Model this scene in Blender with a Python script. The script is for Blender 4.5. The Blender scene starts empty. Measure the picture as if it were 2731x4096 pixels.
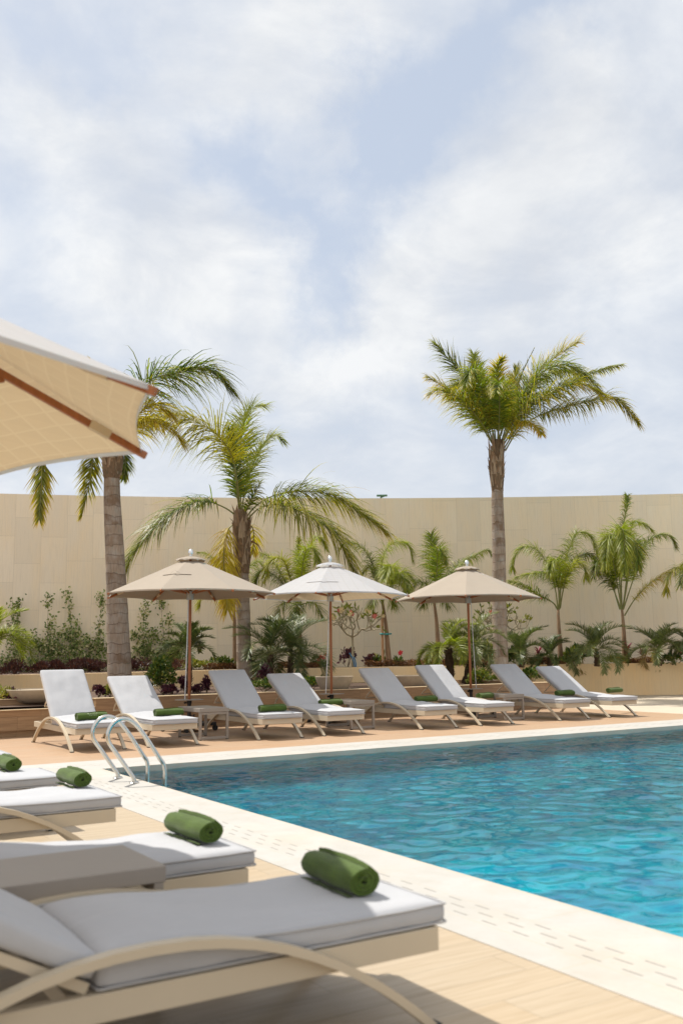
import bpy, bmesh, math, random
from mathutils import Vector, Matrix, noise
random.seed(7)
C = bpy.context.scene.collection
PI = math.pi
sin, cos, rad = math.sin, math.cos, math.radians
R_ = random.uniform

# ------------------------------------------------------------------ view geometry (metres; pool corner = origin)
CAM = Vector((-3.450454, -10.534510, 1.2))
CR = Vector((0.84929019, -0.52775739, -0.01335339))
CU = Vector((-0.06670844, -0.13237275, 0.9889527))
CF = Vector((0.52369472, 0.83901704, 0.14762875))
FH = Vector((0.529516, 0.848300, 0)); RH = Vector((0.848300, -0.529516, 0))
FPX = 3834.35
K = 2731 / 1568.0

def ray(x, y):                 # x, y on a 1568 x 2352 copy of the photo
    return CF * FPX + CR * (x * K - 1365.5) - CU * (y * K - 2048)
def A(x, y, D):                # point seen at x, y, D metres ahead
    d = ray(x, y)
    return CAM + d * (D / d.dot(FH))
def G(x, y, z=0):              # point seen at x, y lying at height z
    d = ray(x, y)
    return CAM + d * ((z - CAM.z) / d.z)
def LD(l, D, z=0):
    p = CAM + RH * l + FH * D
    return Vector((p.x, p.y, z))

SUN = Vector((-0.27, 0.53, 1.0)).normalized()

# ------------------------------------------------------------------ materials
class NT:
    def __init__(s, nt): s.t = nt; s.n = nt.nodes; s.l = nt.links
    def new(s, typ, **kw):
        n = s.n.new(typ)
        for k, v in kw.items(): setattr(n, k, v)
        return n
    def link(s, a, b): s.l.new(a, b)
    def val(s, sock, v):
        if hasattr(v, 'is_linked') or isinstance(v, bpy.types.NodeSocket): s.link(v, sock)
        else: sock.default_value = v
    def math(s, op, a, b=0.0, c=0.0):
        n = s.new('ShaderNodeMath', operation=op)
        s.val(n.inputs[0], a); s.val(n.inputs[1], b); s.val(n.inputs[2], c)
        return n.outputs[0]
    def mix(s, f, a, b, blend='MIX'):
        n = s.new('ShaderNodeMix', data_type='RGBA', blend_type=blend)
        s.val(n.inputs[0], f); s.val(n.inputs[6], a); s.val(n.inputs[7], b)
        return n.outputs[2]
    def noise(s, vec, scale, detail=4, rough=.55, dist=0):
        n = s.new('ShaderNodeTexNoise')
        n.inputs['Scale'].default_value = scale; n.inputs['Detail'].default_value = detail
        n.inputs['Roughness'].default_value = rough; n.inputs['Distortion'].default_value = dist
        if vec is not None: s.link(vec, n.inputs['Vector'])
        return n.outputs[0]
    def mapping(s, vec, scale=(1, 1, 1), loc=(0, 0, 0), rot=(0, 0, 0)):
        n = s.new('ShaderNodeMapping')
        n.inputs['Scale'].default_value = scale; n.inputs['Location'].default_value = loc; n.inputs['Rotation'].default_value = rot
        s.link(vec, n.inputs['Vector'])
        return n.outputs[0]
    def ramp(s, f, stops):
        n = s.new('ShaderNodeValToRGB'); e = n.color_ramp.elements
        while len(e) < len(stops): e.new(.5)
        for i, (p, c) in enumerate(stops): e[i].position = p; e[i].color = c if len(c) == 4 else (*c, 1)
        s.link(f, n.inputs[0])
        return n.outputs[0]
    def mrange(s, v, a, b, c, d):
        n = s.new('ShaderNodeMapRange'); s.val(n.inputs[0], v)
        for i, q in enumerate((a, b, c, d)): n.inputs[i + 1].default_value = q
        return n.outputs[0]
    def bump(s, h, strength, dist=.01):
        n = s.new('ShaderNodeBump'); n.inputs['Strength'].default_value = strength; n.inputs['Distance'].default_value = dist
        s.link(h, n.inputs['Height'])
        return n.outputs[0]

def newmat(name):
    m = bpy.data.materials.new(name); m.use_nodes = True
    t = NT(m.node_tree); b = m.node_tree.nodes['Principled BSDF']
    return m, t, b
def c4(c): return (c[0], c[1], c[2], 1)
def sc(c, k): return (c[0] * k, c[1] * k, c[2] * k, 1)

def pmat(name, col, rough=.6, var=.12, scale=6, bump=0, bscale=60, metal=0, stretch=(1, 1, 1), bdist=.004, spec=.5):
    m, t, b = newmat(name)
    co = t.mapping(t.new('ShaderNodeTexCoord').outputs['Object'], stretch)
    n = t.noise(co, scale, 6, .6)
    cc = t.mix(t.mrange(n, .25, .75, 0, 1), sc(col, 1 - var), sc(col, 1 + var))
    t.link(cc, b.inputs['Base Color'])
    t.link(t.mrange(n, .2, .8, rough - .06, min(1, rough + .06)), b.inputs['Roughness'])
    b.inputs['Metallic'].default_value = metal
    b.inputs['Specular IOR Level'].default_value = spec
    if bump: t.link(t.bump(t.noise(co, bscale, 3, .6), bump, bdist), b.inputs['Normal'])
    return m

def fabric(name, col, var=.05, weave=420, transl=0, tcol=None, grid=None):
    m, t, b = newmat(name)
    co = t.new('ShaderNodeTexCoord').outputs['Object']
    n = t.noise(co, 5, 5, .6); fine = t.noise(co, weave, 2, .5)
    sl = t.noise(t.mapping(co, (60, 3, 60)), 3, 3)
    k = t.math('ADD', t.math('MULTIPLY', n, .5), t.math('MULTIPLY', sl, .5))
    cc = t.mix(t.mrange(k, .3, .7, 0, 1), sc(col, 1 - var), sc(col, 1 + var))
    if grid:
        cc = grid(t, co, cc)
    t.link(cc, b.inputs['Base Color']); b.inputs['Roughness'].default_value = .9
    b.inputs['Specular IOR Level'].default_value = .2
    b.inputs['Sheen Weight'].default_value = .15
    t.link(t.bump(t.math('ADD', t.math('MULTIPLY', fine, .3), t.noise(co, 22, 3)), .35, .004), b.inputs['Normal'])
    if transl:
        tr = t.new('ShaderNodeBsdfTranslucent')
        if tcol: tr.inputs['Color'].default_value = c4(tcol)
        else: t.link(cc, tr.inputs['Color'])
        mx = t.new('ShaderNodeMixShader'); mx.inputs[0].default_value = transl
        out = m.node_tree.nodes['Material Output']
        t.link(b.outputs[0], mx.inputs[1]); t.link(tr.outputs[0], mx.inputs[2]); t.link(mx.outputs[0], out.inputs[0])
    return m

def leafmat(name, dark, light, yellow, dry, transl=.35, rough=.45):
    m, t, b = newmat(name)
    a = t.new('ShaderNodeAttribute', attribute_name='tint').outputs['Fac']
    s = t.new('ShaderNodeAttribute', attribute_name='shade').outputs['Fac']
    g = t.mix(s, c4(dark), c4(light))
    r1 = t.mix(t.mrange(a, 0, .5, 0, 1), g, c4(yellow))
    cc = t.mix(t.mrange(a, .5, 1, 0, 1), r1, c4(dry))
    t.link(cc, b.inputs['Base Color']); b.inputs['Roughness'].default_value = rough
    tr = t.new('ShaderNodeBsdfTranslucent'); t.link(t.mix(.5, cc, (.5, .6, .05, 1), 'OVERLAY'), tr.inputs['Color'])
    mx = t.new('ShaderNodeMixShader'); mx.inputs[0].default_value = transl
    out = m.node_tree.nodes['Material Output']
    t.link(b.outputs[0], mx.inputs[1]); t.link(tr.outputs[0], mx.inputs[2]); t.link(mx.outputs[0], out.inputs[0])
    return m

def panels(t, u, v, w, h, joint=.006):
    """staggered slabs: returns per-slab random value and joint mask"""
    cu = t.math('DIVIDE', u, w); col = t.math('FLOOR', cu)
    wn = t.new('ShaderNodeTexWhiteNoise', noise_dimensions='1D'); t.link(col, wn.inputs['W'])
    cv = t.math('ADD', t.math('DIVIDE', v, h), t.math('MULTIPLY', wn.outputs['Value'], 3.0)); row = t.math('FLOOR', cv)
    w2 = t.new('ShaderNodeTexWhiteNoise', noise_dimensions='2D')
    cx = t.new('ShaderNodeCombineXYZ'); t.link(col, cx.inputs[0]); t.link(row, cx.inputs[1]); t.link(cx.outputs[0], w2.inputs['Vector'])
    du = t.math('ABSOLUTE', t.math('SUBTRACT', t.math('FRACT', cu), .5)); dv = t.math('ABSOLUTE', t.math('SUBTRACT', t.math('FRACT', cv), .5))
    ju = t.math('GREATER_THAN', du, .5 - joint / w); jv = t.math('GREATER_THAN', dv, .5 - joint / h)
    return w2.outputs['Value'], t.math('MAXIMUM', ju, jv)

def stone_wall(name, col, w, h, streak=.5, warm=(1.12, 1.0, .8)):
    m, t, b = newmat(name)
    uv = t.new('ShaderNodeUVMap', uv_map='uv').outputs[0]
    sx = t.new('ShaderNodeSeparateXYZ'); t.link(uv, sx.inputs[0])
    val, joint = panels(t, sx.outputs[0], sx.outputs[1], w, h)
    n1 = t.noise(t.mapping(uv, (1, .25, 1)), 1.6, 8, .62)      # long vertical weathering
    n2 = t.noise(t.mapping(uv, (9, .5, 1)), 3.0, 6, .6)        # narrow streaks
    n3 = t.noise(uv, 30, 6, .7)
    base = t.mix(val, sc(col, .95), sc(col, 1.04))
    k = t.math('MULTIPLY', t.mrange(n1, .42, .68, 0, 1), streak)
    base = t.mix(k, base, (col[0] * warm[0], col[1] * warm[1], col[2] * warm[2], 1))
    base = t.mix(t.math('MULTIPLY', t.mrange(n2, .48, .7, 0, 1), .4), base, sc(col, .82))
    base = t.mix(t.math('MULTIPLY', t.mrange(n3, .5, .75, 0, 1), .25), base, sc(col, .75))
    base = t.mix(t.math('MULTIPLY', joint, .35), base, sc(col, .62))
    t.link(base, b.inputs['Base Color']); b.inputs['Roughness'].default_value = .85; b.inputs['Specular IOR Level'].default_value = .2
    t.link(t.bump(t.math('SUBTRACT', t.math('MULTIPLY', n3, .4), joint), .4, .01), b.inputs['Normal'])
    return m

def plank(name, col, dark, L=1.2, W=.2, rough=.42, axis=0, grain=1.0, joint=.002):
    """timber-look porcelain planks; axis 0: long along x"""
    m, t, b = newmat(name)
    co = t.new('ShaderNodeTexCoord').outputs['Object']
    sx = t.new('ShaderNodeSeparateXYZ'); t.link(co, sx.inputs[0])
    u, v = (sx.outputs[1], sx.outputs[0]) if axis == 0 else (sx.outputs[0], sx.outputs[1])
    if axis == 2: u, v = sx.outputs[2], sx.outputs[0]
    val, jm = panels(t, u, v, W, L, joint)
    st = (1.2, 22, 1) if axis == 0 else ((22, 1.2, 1) if axis == 1 else (1.2, 1.2, 22))
    off = t.new('ShaderNodeCombineXYZ'); t.link(t.math('MULTIPLY', val, 37), off.inputs[0]); t.link(t.math('MULTIPLY', val, 11), off.inputs[1])
    va = t.new('ShaderNodeVectorMath', operation='ADD'); t.link(co, va.inputs[0]); t.link(off.outputs[0], va.inputs[1])
    g = t.noise(t.mapping(va.outputs[0], st), 1.7, 7, .62, .6)
    g2 = t.noise(co, .8, 3)
    f = t.math('MULTIPLY', t.mrange(g, .38, .68, 0, 1), grain)
    cc = t.mix(f, c4(col), c4(dark))
    cc = t.mix(t.math('MULTIPLY', t.math('SUBTRACT', val, .5), .5), cc, sc(col, 1.15), 'SOFT_LIGHT')
    cc = t.mix(t.math('MULTIPLY', g2, .22), cc, sc(dark, .9))
    cc = t.mix(t.math('MULTIPLY', jm, .5), cc, sc(dark, .5))
    t.link(cc, b.inputs['Base Color']); t.link(t.mrange(g, .3, .7, rough - .08, rough + .1), b.inputs['Roughness'])
    t.link(t.bump(t.math('SUBTRACT', t.math('MULTIPLY', g, .5), jm), .25, .003), b.inputs['Normal'])
    return m

def coping_mat():
    m, t, b = newmat('pale_limestone')
    co = t.new('ShaderNodeTexCoord').outputs['Object']
    uv = t.new('ShaderNodeUVMap', uv_map='uv').outputs[0]        # u along the pool edge, v away from the water
    sx = t.new('ShaderNodeSeparateXYZ'); t.link(uv, sx.inputs[0])
    u, v = sx.outputs[0], sx.outputs[1]
    n = t.noise(co, 3, 8, .65, .5); n2 = t.noise(co, 40, 4, .6); n4 = t.noise(co, .7, 4)
    base = t.mix(t.mrange(n, .3, .7, 0, 1), (.445, .435, .415, 1), (.39, .37, .335, 1))
    base = t.mix(t.math('MULTIPLY', t.mrange(n4, .5, .7, 0, 1), .45), base, (.53, .455, .36, 1))
    base = t.mix(t.math('MULTIPLY', t.mrange(n2, .58, .75, 0, 1), .35), base, (.38, .33, .26, 1))
    base = t.mix(t.math('MULTIPLY', t.math('LESS_THAN', v, .03), .35), base, (.50, .40, .27, 1))
    # drain slots: three staggered rows
    slots = None
    for k, vr in enumerate((.37, .445, .52)):
        r = t.math('LESS_THAN', t.math('ABSOLUTE', t.math('SUBTRACT', v, vr)), .0048)
        s = t.math('LESS_THAN', t.math('FRACT', t.math('ADD', t.math('DIVIDE', u, .205), .45 * k)), .48)
        q = t.math('MULTIPLY', r, s)
        slots = q if slots is None else t.math('MAXIMUM', slots, q)
    # slab joints
    inner = t.math('LESS_THAN', v, .345)
    ja = t.math('LESS_THAN', t.math('FRACT', t.math('DIVIDE', t.math('ADD', u, -.10), 1.17)), .004)
    jb = t.math('LESS_THAN', t.math('FRACT', t.math('DIVIDE', t.math('ADD', u, -.66), 1.17)), .004)
    jt = t.math('ADD', t.math('MULTIPLY', ja, inner), t.math('MULTIPLY', jb, t.math('SUBTRACT', 1.0, inner)))
    jl = t.math('LESS_THAN', t.math('ABSOLUTE', t.math('SUBTRACT', v, .555)), .0022)
    jl2 = t.math('LESS_THAN', t.math('ABSOLUTE', t.math('SUBTRACT', v, .345)), .0016)
    jj = t.math('MAXIMUM', t.math('MAXIMUM', jt, jl), jl2)
    base = t.mix(t.math('MULTIPLY', jj, .75), base, (.46, .38, .28, 1))
    wet = t.noise(co, 1.9, 5, .6, .8)
    base = t.mix(t.math('MULTIPLY', t.mrange(wet, .56, .66, 0, 1), .22), base, (.36, .32, .26, 1))
    base = t.mix(slots, base, (.21, .19, .165, 1))
    t.link(base, b.inputs['Base Color']); b.inputs['Roughness'].default_value = .6
    t.link(t.bump(t.math('SUBTRACT', t.math('MULTIPLY', n2, .3), t.math('ADD', slots, jj)), .35, .006), b.inputs['Normal'])
    return m

M = {}
M['coping'] = coping_mat()
M['deck_far'] = plank('tan_timber_tile', (.46, .315, .205), (.375, .25, .155))
M['deck_near'] = plank('cream_timber_tile', (.455, .37, .265), (.36, .28, .185), grain=.8)
M['paving'] = pmat('pale_paving', (.48, .41, .32), .7, .08, 1.5, .2, 40)
M['ground'] = pmat('sandy_ground', (.40, .33, .24), .9, .15, .4)
M['wall'] = stone_wall('pale_stone_slabs', (.84, .735, .575), .735, 1.35, .6, (1.04, .965, .83))
M['retain'] = stone_wall('warm_plastered_stone', (.84, .65, .40), 2.9, 6.0, .5, (1.1, .95, .72))
M['soil'] = pmat('dark_soil', (.10, .06, .04), .95, .35, 30, .6, 60, bdist=.02)
M['planterwood'] = plank('brown_travertine_tile', (.36, .235, .13), (.24, .15, .08), L=1.2, W=.31, axis=2, rough=.5, joint=.003)
M['plantercap'] = pmat('cream_stone_cap', (.58, .45, .28), .6, .1, 4, .1, 80)
M['frame'] = pmat('cream_powder_coat', (.50, .43, .325), .42, .03, 3, .05, 300)
M['frame_grey'] = pmat('taupe_powder_coat', (.27, .235, .20), .45, .04, 3, .05, 300)
M['slat'] = pmat('dark_slat_gap', (.16, .13, .10), .7)
M['cushion'] = fabric('light_grey_canvas', (.405, .412, .435))
M['piping'] = fabric('grey_piping', (.40, .40, .41))
M['pad'] = pmat('black_rubber', (.02, .02, .02), .6)
M['towel'] = fabric('green_terry', (.056, .094, .014), .4, 160)
M['lettering'] = pmat('pale_green_thread', (.36, .42, .26), .8)
M['taupe'] = fabric('taupe_canvas', (.36, .305, .245), .04, 300, .12, (.26, .18, .10))
M['teak'] = pmat('oiled_teak', (.30, .10, .03), .45, .25, 3, .15, 80, stretch=(12, 12, 1))
M['teakend'] = pmat('pale_rib_sleeve', (.55, .44, .30), .6)
M['steel'] = pmat('brushed_steel', (.62, .60, .56), .22, .05, 4, 0, metal=1)
M['silver'] = pmat('satin_aluminium', (.70, .72, .74), .3, .03, metal=1)
M['galv'] = pmat('grey_hub_metal', (.38, .38, .36), .4, .06, metal=.7)
M['black'] = pmat('black_steel', (.018, .018, .02), .45, .2, 8)
M['cord'] = pmat('white_cord', (.62, .62, .64), .8)
M['bowl'] = pmat('rough_concrete', (.42, .35, .26), .85, .14, 7, .35, 60)
M['trunk'] = None
M['hose'] = pmat('blue_hose', (.05, .20, .38), .4)
M['stakewood'] = pmat('raw_stake_timber', (.36, .20, .10), .8, .2, 4, .3, 60, stretch=(10, 10, 1))
M['tie'] = pmat('teal_tie', (.02, .25, .25), .6)
M['plate'] = pmat('grey_green_plate', (.33, .34, .25), .6)
M['lamp'] = pmat('green_lamp_paint', (.05, .13, .08), .5)

def white_grid(t, co, cc):
    uv = t.new('ShaderNodeUVMap', uv_map='uv').outputs[0]
    sx = t.new('ShaderNodeSeparateXYZ'); t.link(uv, sx.inputs[0])
    w = t.math('MULTIPLY', t.noise(uv, 3, 2), .03)
    a = t.math('LESS_THAN', t.math('ABSOLUTE', t.math('SUBTRACT', t.math('FRACT', t.math('DIVIDE', t.math('ADD', sx.outputs[0], w), .155)), .5)), .03)
    b = t.math('LESS_THAN', t.math('ABSOLUTE', t.math('SUBTRACT', t.math('FRACT', t.math('DIVIDE', t.math('ADD', sx.outputs[1], w), .105)), .5)), .045)
    return t.mix(t.math('MULTIPLY', t.math('MAXIMUM', a, b), .75), cc, (.40, .41, .40, 1))
def tan_grid(t, co, cc):
    uv = t.new('ShaderNodeUVMap', uv_map='uv').outputs[0]
    sx = t.new('ShaderNodeSeparateXYZ'); t.link(uv, sx.inputs[0])
    w = t.math('MULTIPLY', t.noise(uv, 5, 2), .03)
    u = t.math('DIVIDE', t.math('ADD', sx.outputs[0], w), .155); v = t.math('DIVIDE', t.math('ADD', sx.outputs[1], w), .105)
    a = t.math('LESS_THAN', t.math('ABSOLUTE', t.math('SUBTRACT', t.math('FRACT', u), .5)), .045)
    b = t.math('LESS_THAN', t.math('ABSOLUTE', t.math('SUBTRACT', t.math('FRACT', v), .5)), .05)
    up = t.math('LESS_THAN', t.math('FRACT', t.math('ADD', u, .5)), t.math('FRACT', t.math('ADD', v, .5)))
    hatch = t.math('MULTIPLY', t.math('LESS_THAN', t.math('FRACT', t.math('MULTIPLY', sx.outputs[0], 75)), .45), up)
    h2 = t.math('MULTIPLY', t.math('LESS_THAN', t.math('FRACT', t.math('MULTIPLY', sx.outputs[1], 90)), .35), t.math('SUBTRACT', 1.0, up))
    cc = t.mix(t.math('MULTIPLY', hatch, .45), cc, (.46, .34, .2, 1))
    cc = t.mix(t.math('MULTIPLY', h2, .18), cc, (.40, .27, .14, 1))
    return t.mix(t.math('MULTIPLY', t.math('MAXIMUM', a, b), .8), cc, (.86, .76, .58, 1))
M['whitecloth'] = fabric('white_checked_canvas', (.49, .505, .54), .03, 300, .3, (.82, .78, .72), white_grid)
M['tanlining'] = fabric('tan_woven_lining', (.74, .62, .44), .04, 300, .58, (.90, .76, .54), tan_grid)

M['palm'] = leafmat('palm_leaf', (.022, .052, .009), (.21, .275, .028), (.54, .42, .025), (.52, .28, .09), .5)
M['palm_bright'] = leafmat('bright_palm_leaf', (.085, .13, .013), (.34, .38, .03), (.48, .40, .04), (.50, .29, .10), .48)
M['date'] = leafmat('date_palm_leaf', (.045, .080, .028), (.16, .20, .065), (.30, .27, .07), (.42, .27, .12), .28, .4)
M['vine'] = leafmat('jasmine_leaf', (.040, .095, .016), (.23, .31, .065), (.55, .52, .28), (.45, .3, .15), .3)
M['redleaf'] = leafmat('dark_red_leaf', (.018, .006, .008), (.050, .013, .017), (.11, .03, .02), (.25, .10, .04), .2)
M['brownleaf'] = leafmat('copper_leaf', (.05, .022, .012), (.16, .065, .03), (.22, .11, .04), (.30, .14, .06), .25)
M['crimson'] = leafmat('crimson_leaf', (.08, .010, .03), (.28, .015, .07), (.4, .04, .1), (.3, .1, .05), .3)
M['shrub'] = leafmat('shrub_leaf', (.020, .055, .012), (.07, .14, .025), (.28, .27, .04), (.4, .3, .1), .25, .35)
M['purple'] = leafmat('purple_leaf', (.028, .006, .018), (.075, .014, .036), (.15, .05, .06), (.2, .1, .05), .2)
M['rachis'] = pmat('green_rachis', (.20, .20, .06), .5, .2, 4)
M['dryrachis'] = pmat('brown_rachis', (.20, .10, .045), .7, .2, 4)
M['stem'] = pmat('vine_stem', (.20, .15, .09), .9, .2, 20)
M['petal'] = pmat('cream_petal', (.72, .55, .28), .5, .1)
M['petal_pink'] = pmat('coral_petal', (.62, .16, .12), .5, .15)
M['petal_red'] = pmat('red_petal', (.55, .015, .03), .5, .15)
M['plumeria_bark'] = pmat('grey_green_bark', (.34, .29, .19), .8, .25, 12, .3, 60)

def bark():
    m, t, b = newmat('ringed_palm_bark')
    co = t.new('ShaderNodeTexCoord').outputs['Object']
    sx = t.new('ShaderNodeSeparateXYZ'); t.link(co, sx.inputs[0])
    wob = t.noise(t.mapping(co, (2.5, 2.5, 1.0)), 2, 4)
    z = t.math('ADD', t.math('DIVIDE', sx.outputs[2], .21), t.math('MULTIPLY', wob, 1.0))
    f = t.math('FRACT', z)
    ring = t.math('SUBTRACT', 1.0, t.mrange(t.math('ABSOLUTE', t.math('SUBTRACT', f, .5)), 0, .07, 0, 1))
    wn = t.new('ShaderNodeTexWhiteNoise', noise_dimensions='1D'); t.link(t.math('FLOOR', t.math('ADD', z, .5)), wn.inputs['W'])
    fib = t.noise(t.mapping(co, (30, 30, 2.0)), 2, 6, .65)
    blot = t.noise(t.mapping(co, (3, 3, 2)), 2, 6, .6)
    base = t.mix(wn.outputs['Value'], (.19, .125, .08, 1), (.33, .255, .19, 1))
    base = t.mix(t.math('MULTIPLY', t.mrange(blot, .42, .65, 0, 1), .7), base, (.36, .32, .28, 1))
    base = t.mix(t.math('MULTIPLY', t.mrange(fib, .45, .7, 0, 1), .55), base, (.10, .075, .055, 1))
    base = t.mix(t.math('MULTIPLY', ring, .5), base, (.15, .10, .065, 1))
    t.link(base, b.inputs['Base Color']); b.inputs['Roughness'].default_value = .9
    t.link(t.bump(t.math('ADD', t.math('MULTIPLY', fib, .4), ring), .6, .02), b.inputs['Normal'])
    return m
M['trunk'] = bark()
M['boot'] = pmat('dry_leaf_base', (.27, .17, .10), .9, .45, 5, .6, 40, stretch=(6, 6, 1), bdist=.02)
M['bootdark'] = pmat('fibrous_leaf_base', (.17, .11, .065), .95, .5, 9, .6, 40, stretch=(6, 6, 1), bdist=.02)
M['bootgrey'] = pmat('weathered_leaf_base', (.34, .25, .17), .9, .4, 5, .5, 40, stretch=(6, 6, 1), bdist=.02)
M['datetrunk'] = pmat('fibrous_trunk', (.085, .05, .03), .95, .4, 20, .8, 40, bdist=.03)

def water_mat():
    m, t, b = newmat('pool_water')
    out = m.node_tree.nodes['Material Output']
    co = t.new('ShaderNodeTexCoord').outputs['Object']
    a = t.noise(t.mapping(co, (1, 1, 1), rot=(0, 0, .5)), 2.0, 2, .45, .8)
    c = t.noise(t.mapping(co, (1, 1.7, 1), rot=(0, 0, -.45)), 5.5, 2.5, .5, .5)
    d = t.noise(co, 15, 2, .5, .3)
    h = t.math('ADD', t.math('ADD', t.math('MULTIPLY', a, .55), t.math('MULTIPLY', c, .38)), t.math('MULTIPLY', d, .05))
    nb = t.bump(h, .5, .006)
    gl = t.new('ShaderNodeBsdfGlossy'); gl.inputs['Roughness'].default_value = .02; t.link(nb, gl.inputs['Normal'])
    tr = t.new('ShaderNodeBsdfTransparent'); tr.inputs['Color'].default_value = (.80, .98, 1.0, 1)
    rf = t.new('ShaderNodeBsdfRefraction'); rf.inputs['IOR'].default_value = 1.33; rf.inputs['Color'].default_value = (.80, .98, 1.0, 1); t.link(nb, rf.inputs['Normal'])
    mt = t.new('ShaderNodeMixShader'); mt.inputs[0].default_value = .55
    t.link(tr.outputs[0], mt.inputs[1]); t.link(rf.outputs[0], mt.inputs[2])
    fr = t.new('ShaderNodeFresnel'); fr.inputs['IOR'].default_value = 1.27; t.link(nb, fr.inputs['Normal'])
    mx = t.new('ShaderNodeMixShader'); t.link(fr.outputs[0], mx.inputs[0]); t.link(mt.outputs[0], mx.inputs[1]); t.link(gl.outputs[0], mx.inputs[2])
    t.link(mx.outputs[0], out.inputs[0])
    return m
M['water'] = water_mat()
def mosaic():
    m, t, b = newmat('blue_pool_mosaic')
    co = t.new('ShaderNodeTexCoord').outputs['Object']
    v = t.new('ShaderNodeTexVoronoi'); v.inputs['Scale'].default_value = 9; t.link(co, v.inputs['Vector'])
    n = t.mrange(t.noise(co, 1.6, 3), .4, .6, 0, 1)
    cc = t.mix(v.outputs['Color'], (.0, .11, .26, 1), (.0, .55, .62, 1))
    cc = t.mix(.5, cc, t.mix(n, (.0, .15, .34, 1), (.0, .47, .58, 1)))
    t.link(cc, b.inputs['Base Color']); b.inputs['Roughness'].default_value = .3
    return m
M['mosaic'] = mosaic()

# ------------------------------------------------------------------ mesh builder
class MB:
    def __init__(s): s.v = []; s.f = []; s.m = []; s.t = []; s.sh = []; s.uv = None
    def add(s, verts, faces, mi=0, tint=0, shade=.5):
        o = len(s.v); s.v += [tuple(p) for p in verts]
        s.f += [tuple(i + o for i in f) for f in faces]; s.m += [mi] * len(faces)
        n = len(verts)
        s.t += list(tint) if isinstance(tint, (list, tuple)) else [tint] * n
        s.sh += [shade] * n
        return o
    def box(s, c, d, rot=None, mi=0):
        hx, hy, hz = d[0] / 2, d[1] / 2, d[2] / 2
        vs = [Vector((x * hx, y * hy, z * hz)) for z in (-1, 1) for y in (-1, 1) for x in (-1, 1)]
        if rot is not None: vs = [rot @ p for p in vs]
        c = Vector(c)
        s.add([p + c for p in vs], [(0, 2, 3, 1), (4, 5, 7, 6), (0, 1, 5, 4), (1, 3, 7, 5), (3, 2, 6, 7), (2, 0, 4, 6)], mi)
    def tube(s, pts, r, n=8, mi=0, cap=True, tint=0, shade=.5):
        pts = [Vector(p) for p in pts]; rs = r if isinstance(r, (list, tuple)) else [r] * len(pts)
        vs = []; fs = []; prev = None
        for i, p in enumerate(pts):
            T = (pts[min(i + 1, len(pts) - 1)] - pts[max(i - 1, 0)]).normalized()
            if prev is None:
                prev = T.orthogonal().normalized()
            a = (prev - T * prev.dot(T)).normalized(); prev = a; b = T.cross(a)
            for k in range(n):
                an = 2 * PI * k / n; vs.append(p + (a * cos(an) + b * sin(an)) * rs[i])
        for i in range(len(pts) - 1):
            for k in range(n):
                k2 = (k + 1) % n; fs.append((i * n + k, i * n + k2, (i + 1) * n + k2, (i + 1) * n + k))
        if cap: fs += [tuple(reversed(range(n))), tuple(range((len(pts) - 1) * n, len(pts) * n))]
        s.add(vs, fs, mi, tint, shade)
    def lathe(s, prof, n=24, c=(0, 0, 0), mi=0):
        c = Vector(c); vs = []; fs = []
        for (r, z) in prof:
            for k in range(n): vs.append(c + Vector((r * cos(2 * PI * k / n), r * sin(2 * PI * k / n), z)))
        for i in range(len(prof) - 1):
            for k in range(n):
                k2 = (k + 1) % n; fs.append((i * n + k, i * n + k2, (i + 1) * n + k2, (i + 1) * n + k))
        fs += [tuple(reversed(range(n))), tuple(range((len(prof) - 1) * n, len(prof) * n))]
        s.add(vs, fs, mi)
    def build(s, name, mats, parent=None, smooth=False, bevel=0, seg=2, loc=None, attrs=False, auto=None):
        me = bpy.data.meshes.new(name); me.from_pydata(s.v, [], s.f); me.validate(clean_customdata=False)
        for mm in (mats if isinstance(mats, (list, tuple)) else [mats]): me.materials.append(mm)
        if any(s.m) and len(me.polygons) == len(s.m): me.polygons.foreach_set('material_index', s.m)
        if attrs:
            a = me.attributes.new('tint', 'FLOAT', 'POINT'); a.data.foreach_set('value', s.t)
            a = me.attributes.new('shade', 'FLOAT', 'POINT'); a.data.foreach_set('value', s.sh)
        if s.uv:
            u = me.uv_layers.new(name='uv')
            for l in me.loops: u.data[l.index].uv = s.uv[l.vertex_index]
        if bevel:
            bm = bmesh.new(); bm.from_mesh(me)
            bmesh.ops.bevel(bm, geom=[e for e in bm.edges if e.calc_face_angle(0) > .5], offset=bevel, segments=seg, profile=.6, affect='EDGES', clamp_overlap=True)
            bm.to_mesh(me); bm.free()
        if smooth: me.polygons.foreach_set('use_smooth', [True] * len(me.polygons))
        if auto: me.set_sharp_from_angle(angle=rad(auto))
        o = bpy.data.objects.new(name, me); C.objects.link(o)
        if parent: o.parent = parent
        if loc: o.location = loc
        return o

def tag(o, label=None, cat=None, group=None, kind=None):
    if label: o['label'] = label
    if cat: o['category'] = cat
    if group: o['group'] = group
    if kind: o['kind'] = kind
    return o
def empty(name, loc, rz=0):
    o = bpy.data.objects.new(name, None); C.objects.link(o); o.location = loc; o.rotation_euler = (0, 0, rz); o.empty_display_size = .1
    return o
def copy_tree(o, parent=None):
    c = o.copy(); C.objects.link(c)
    if parent: c.parent = parent
    for ch in list(o.children): copy_tree(ch, c)
    return c

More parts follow.
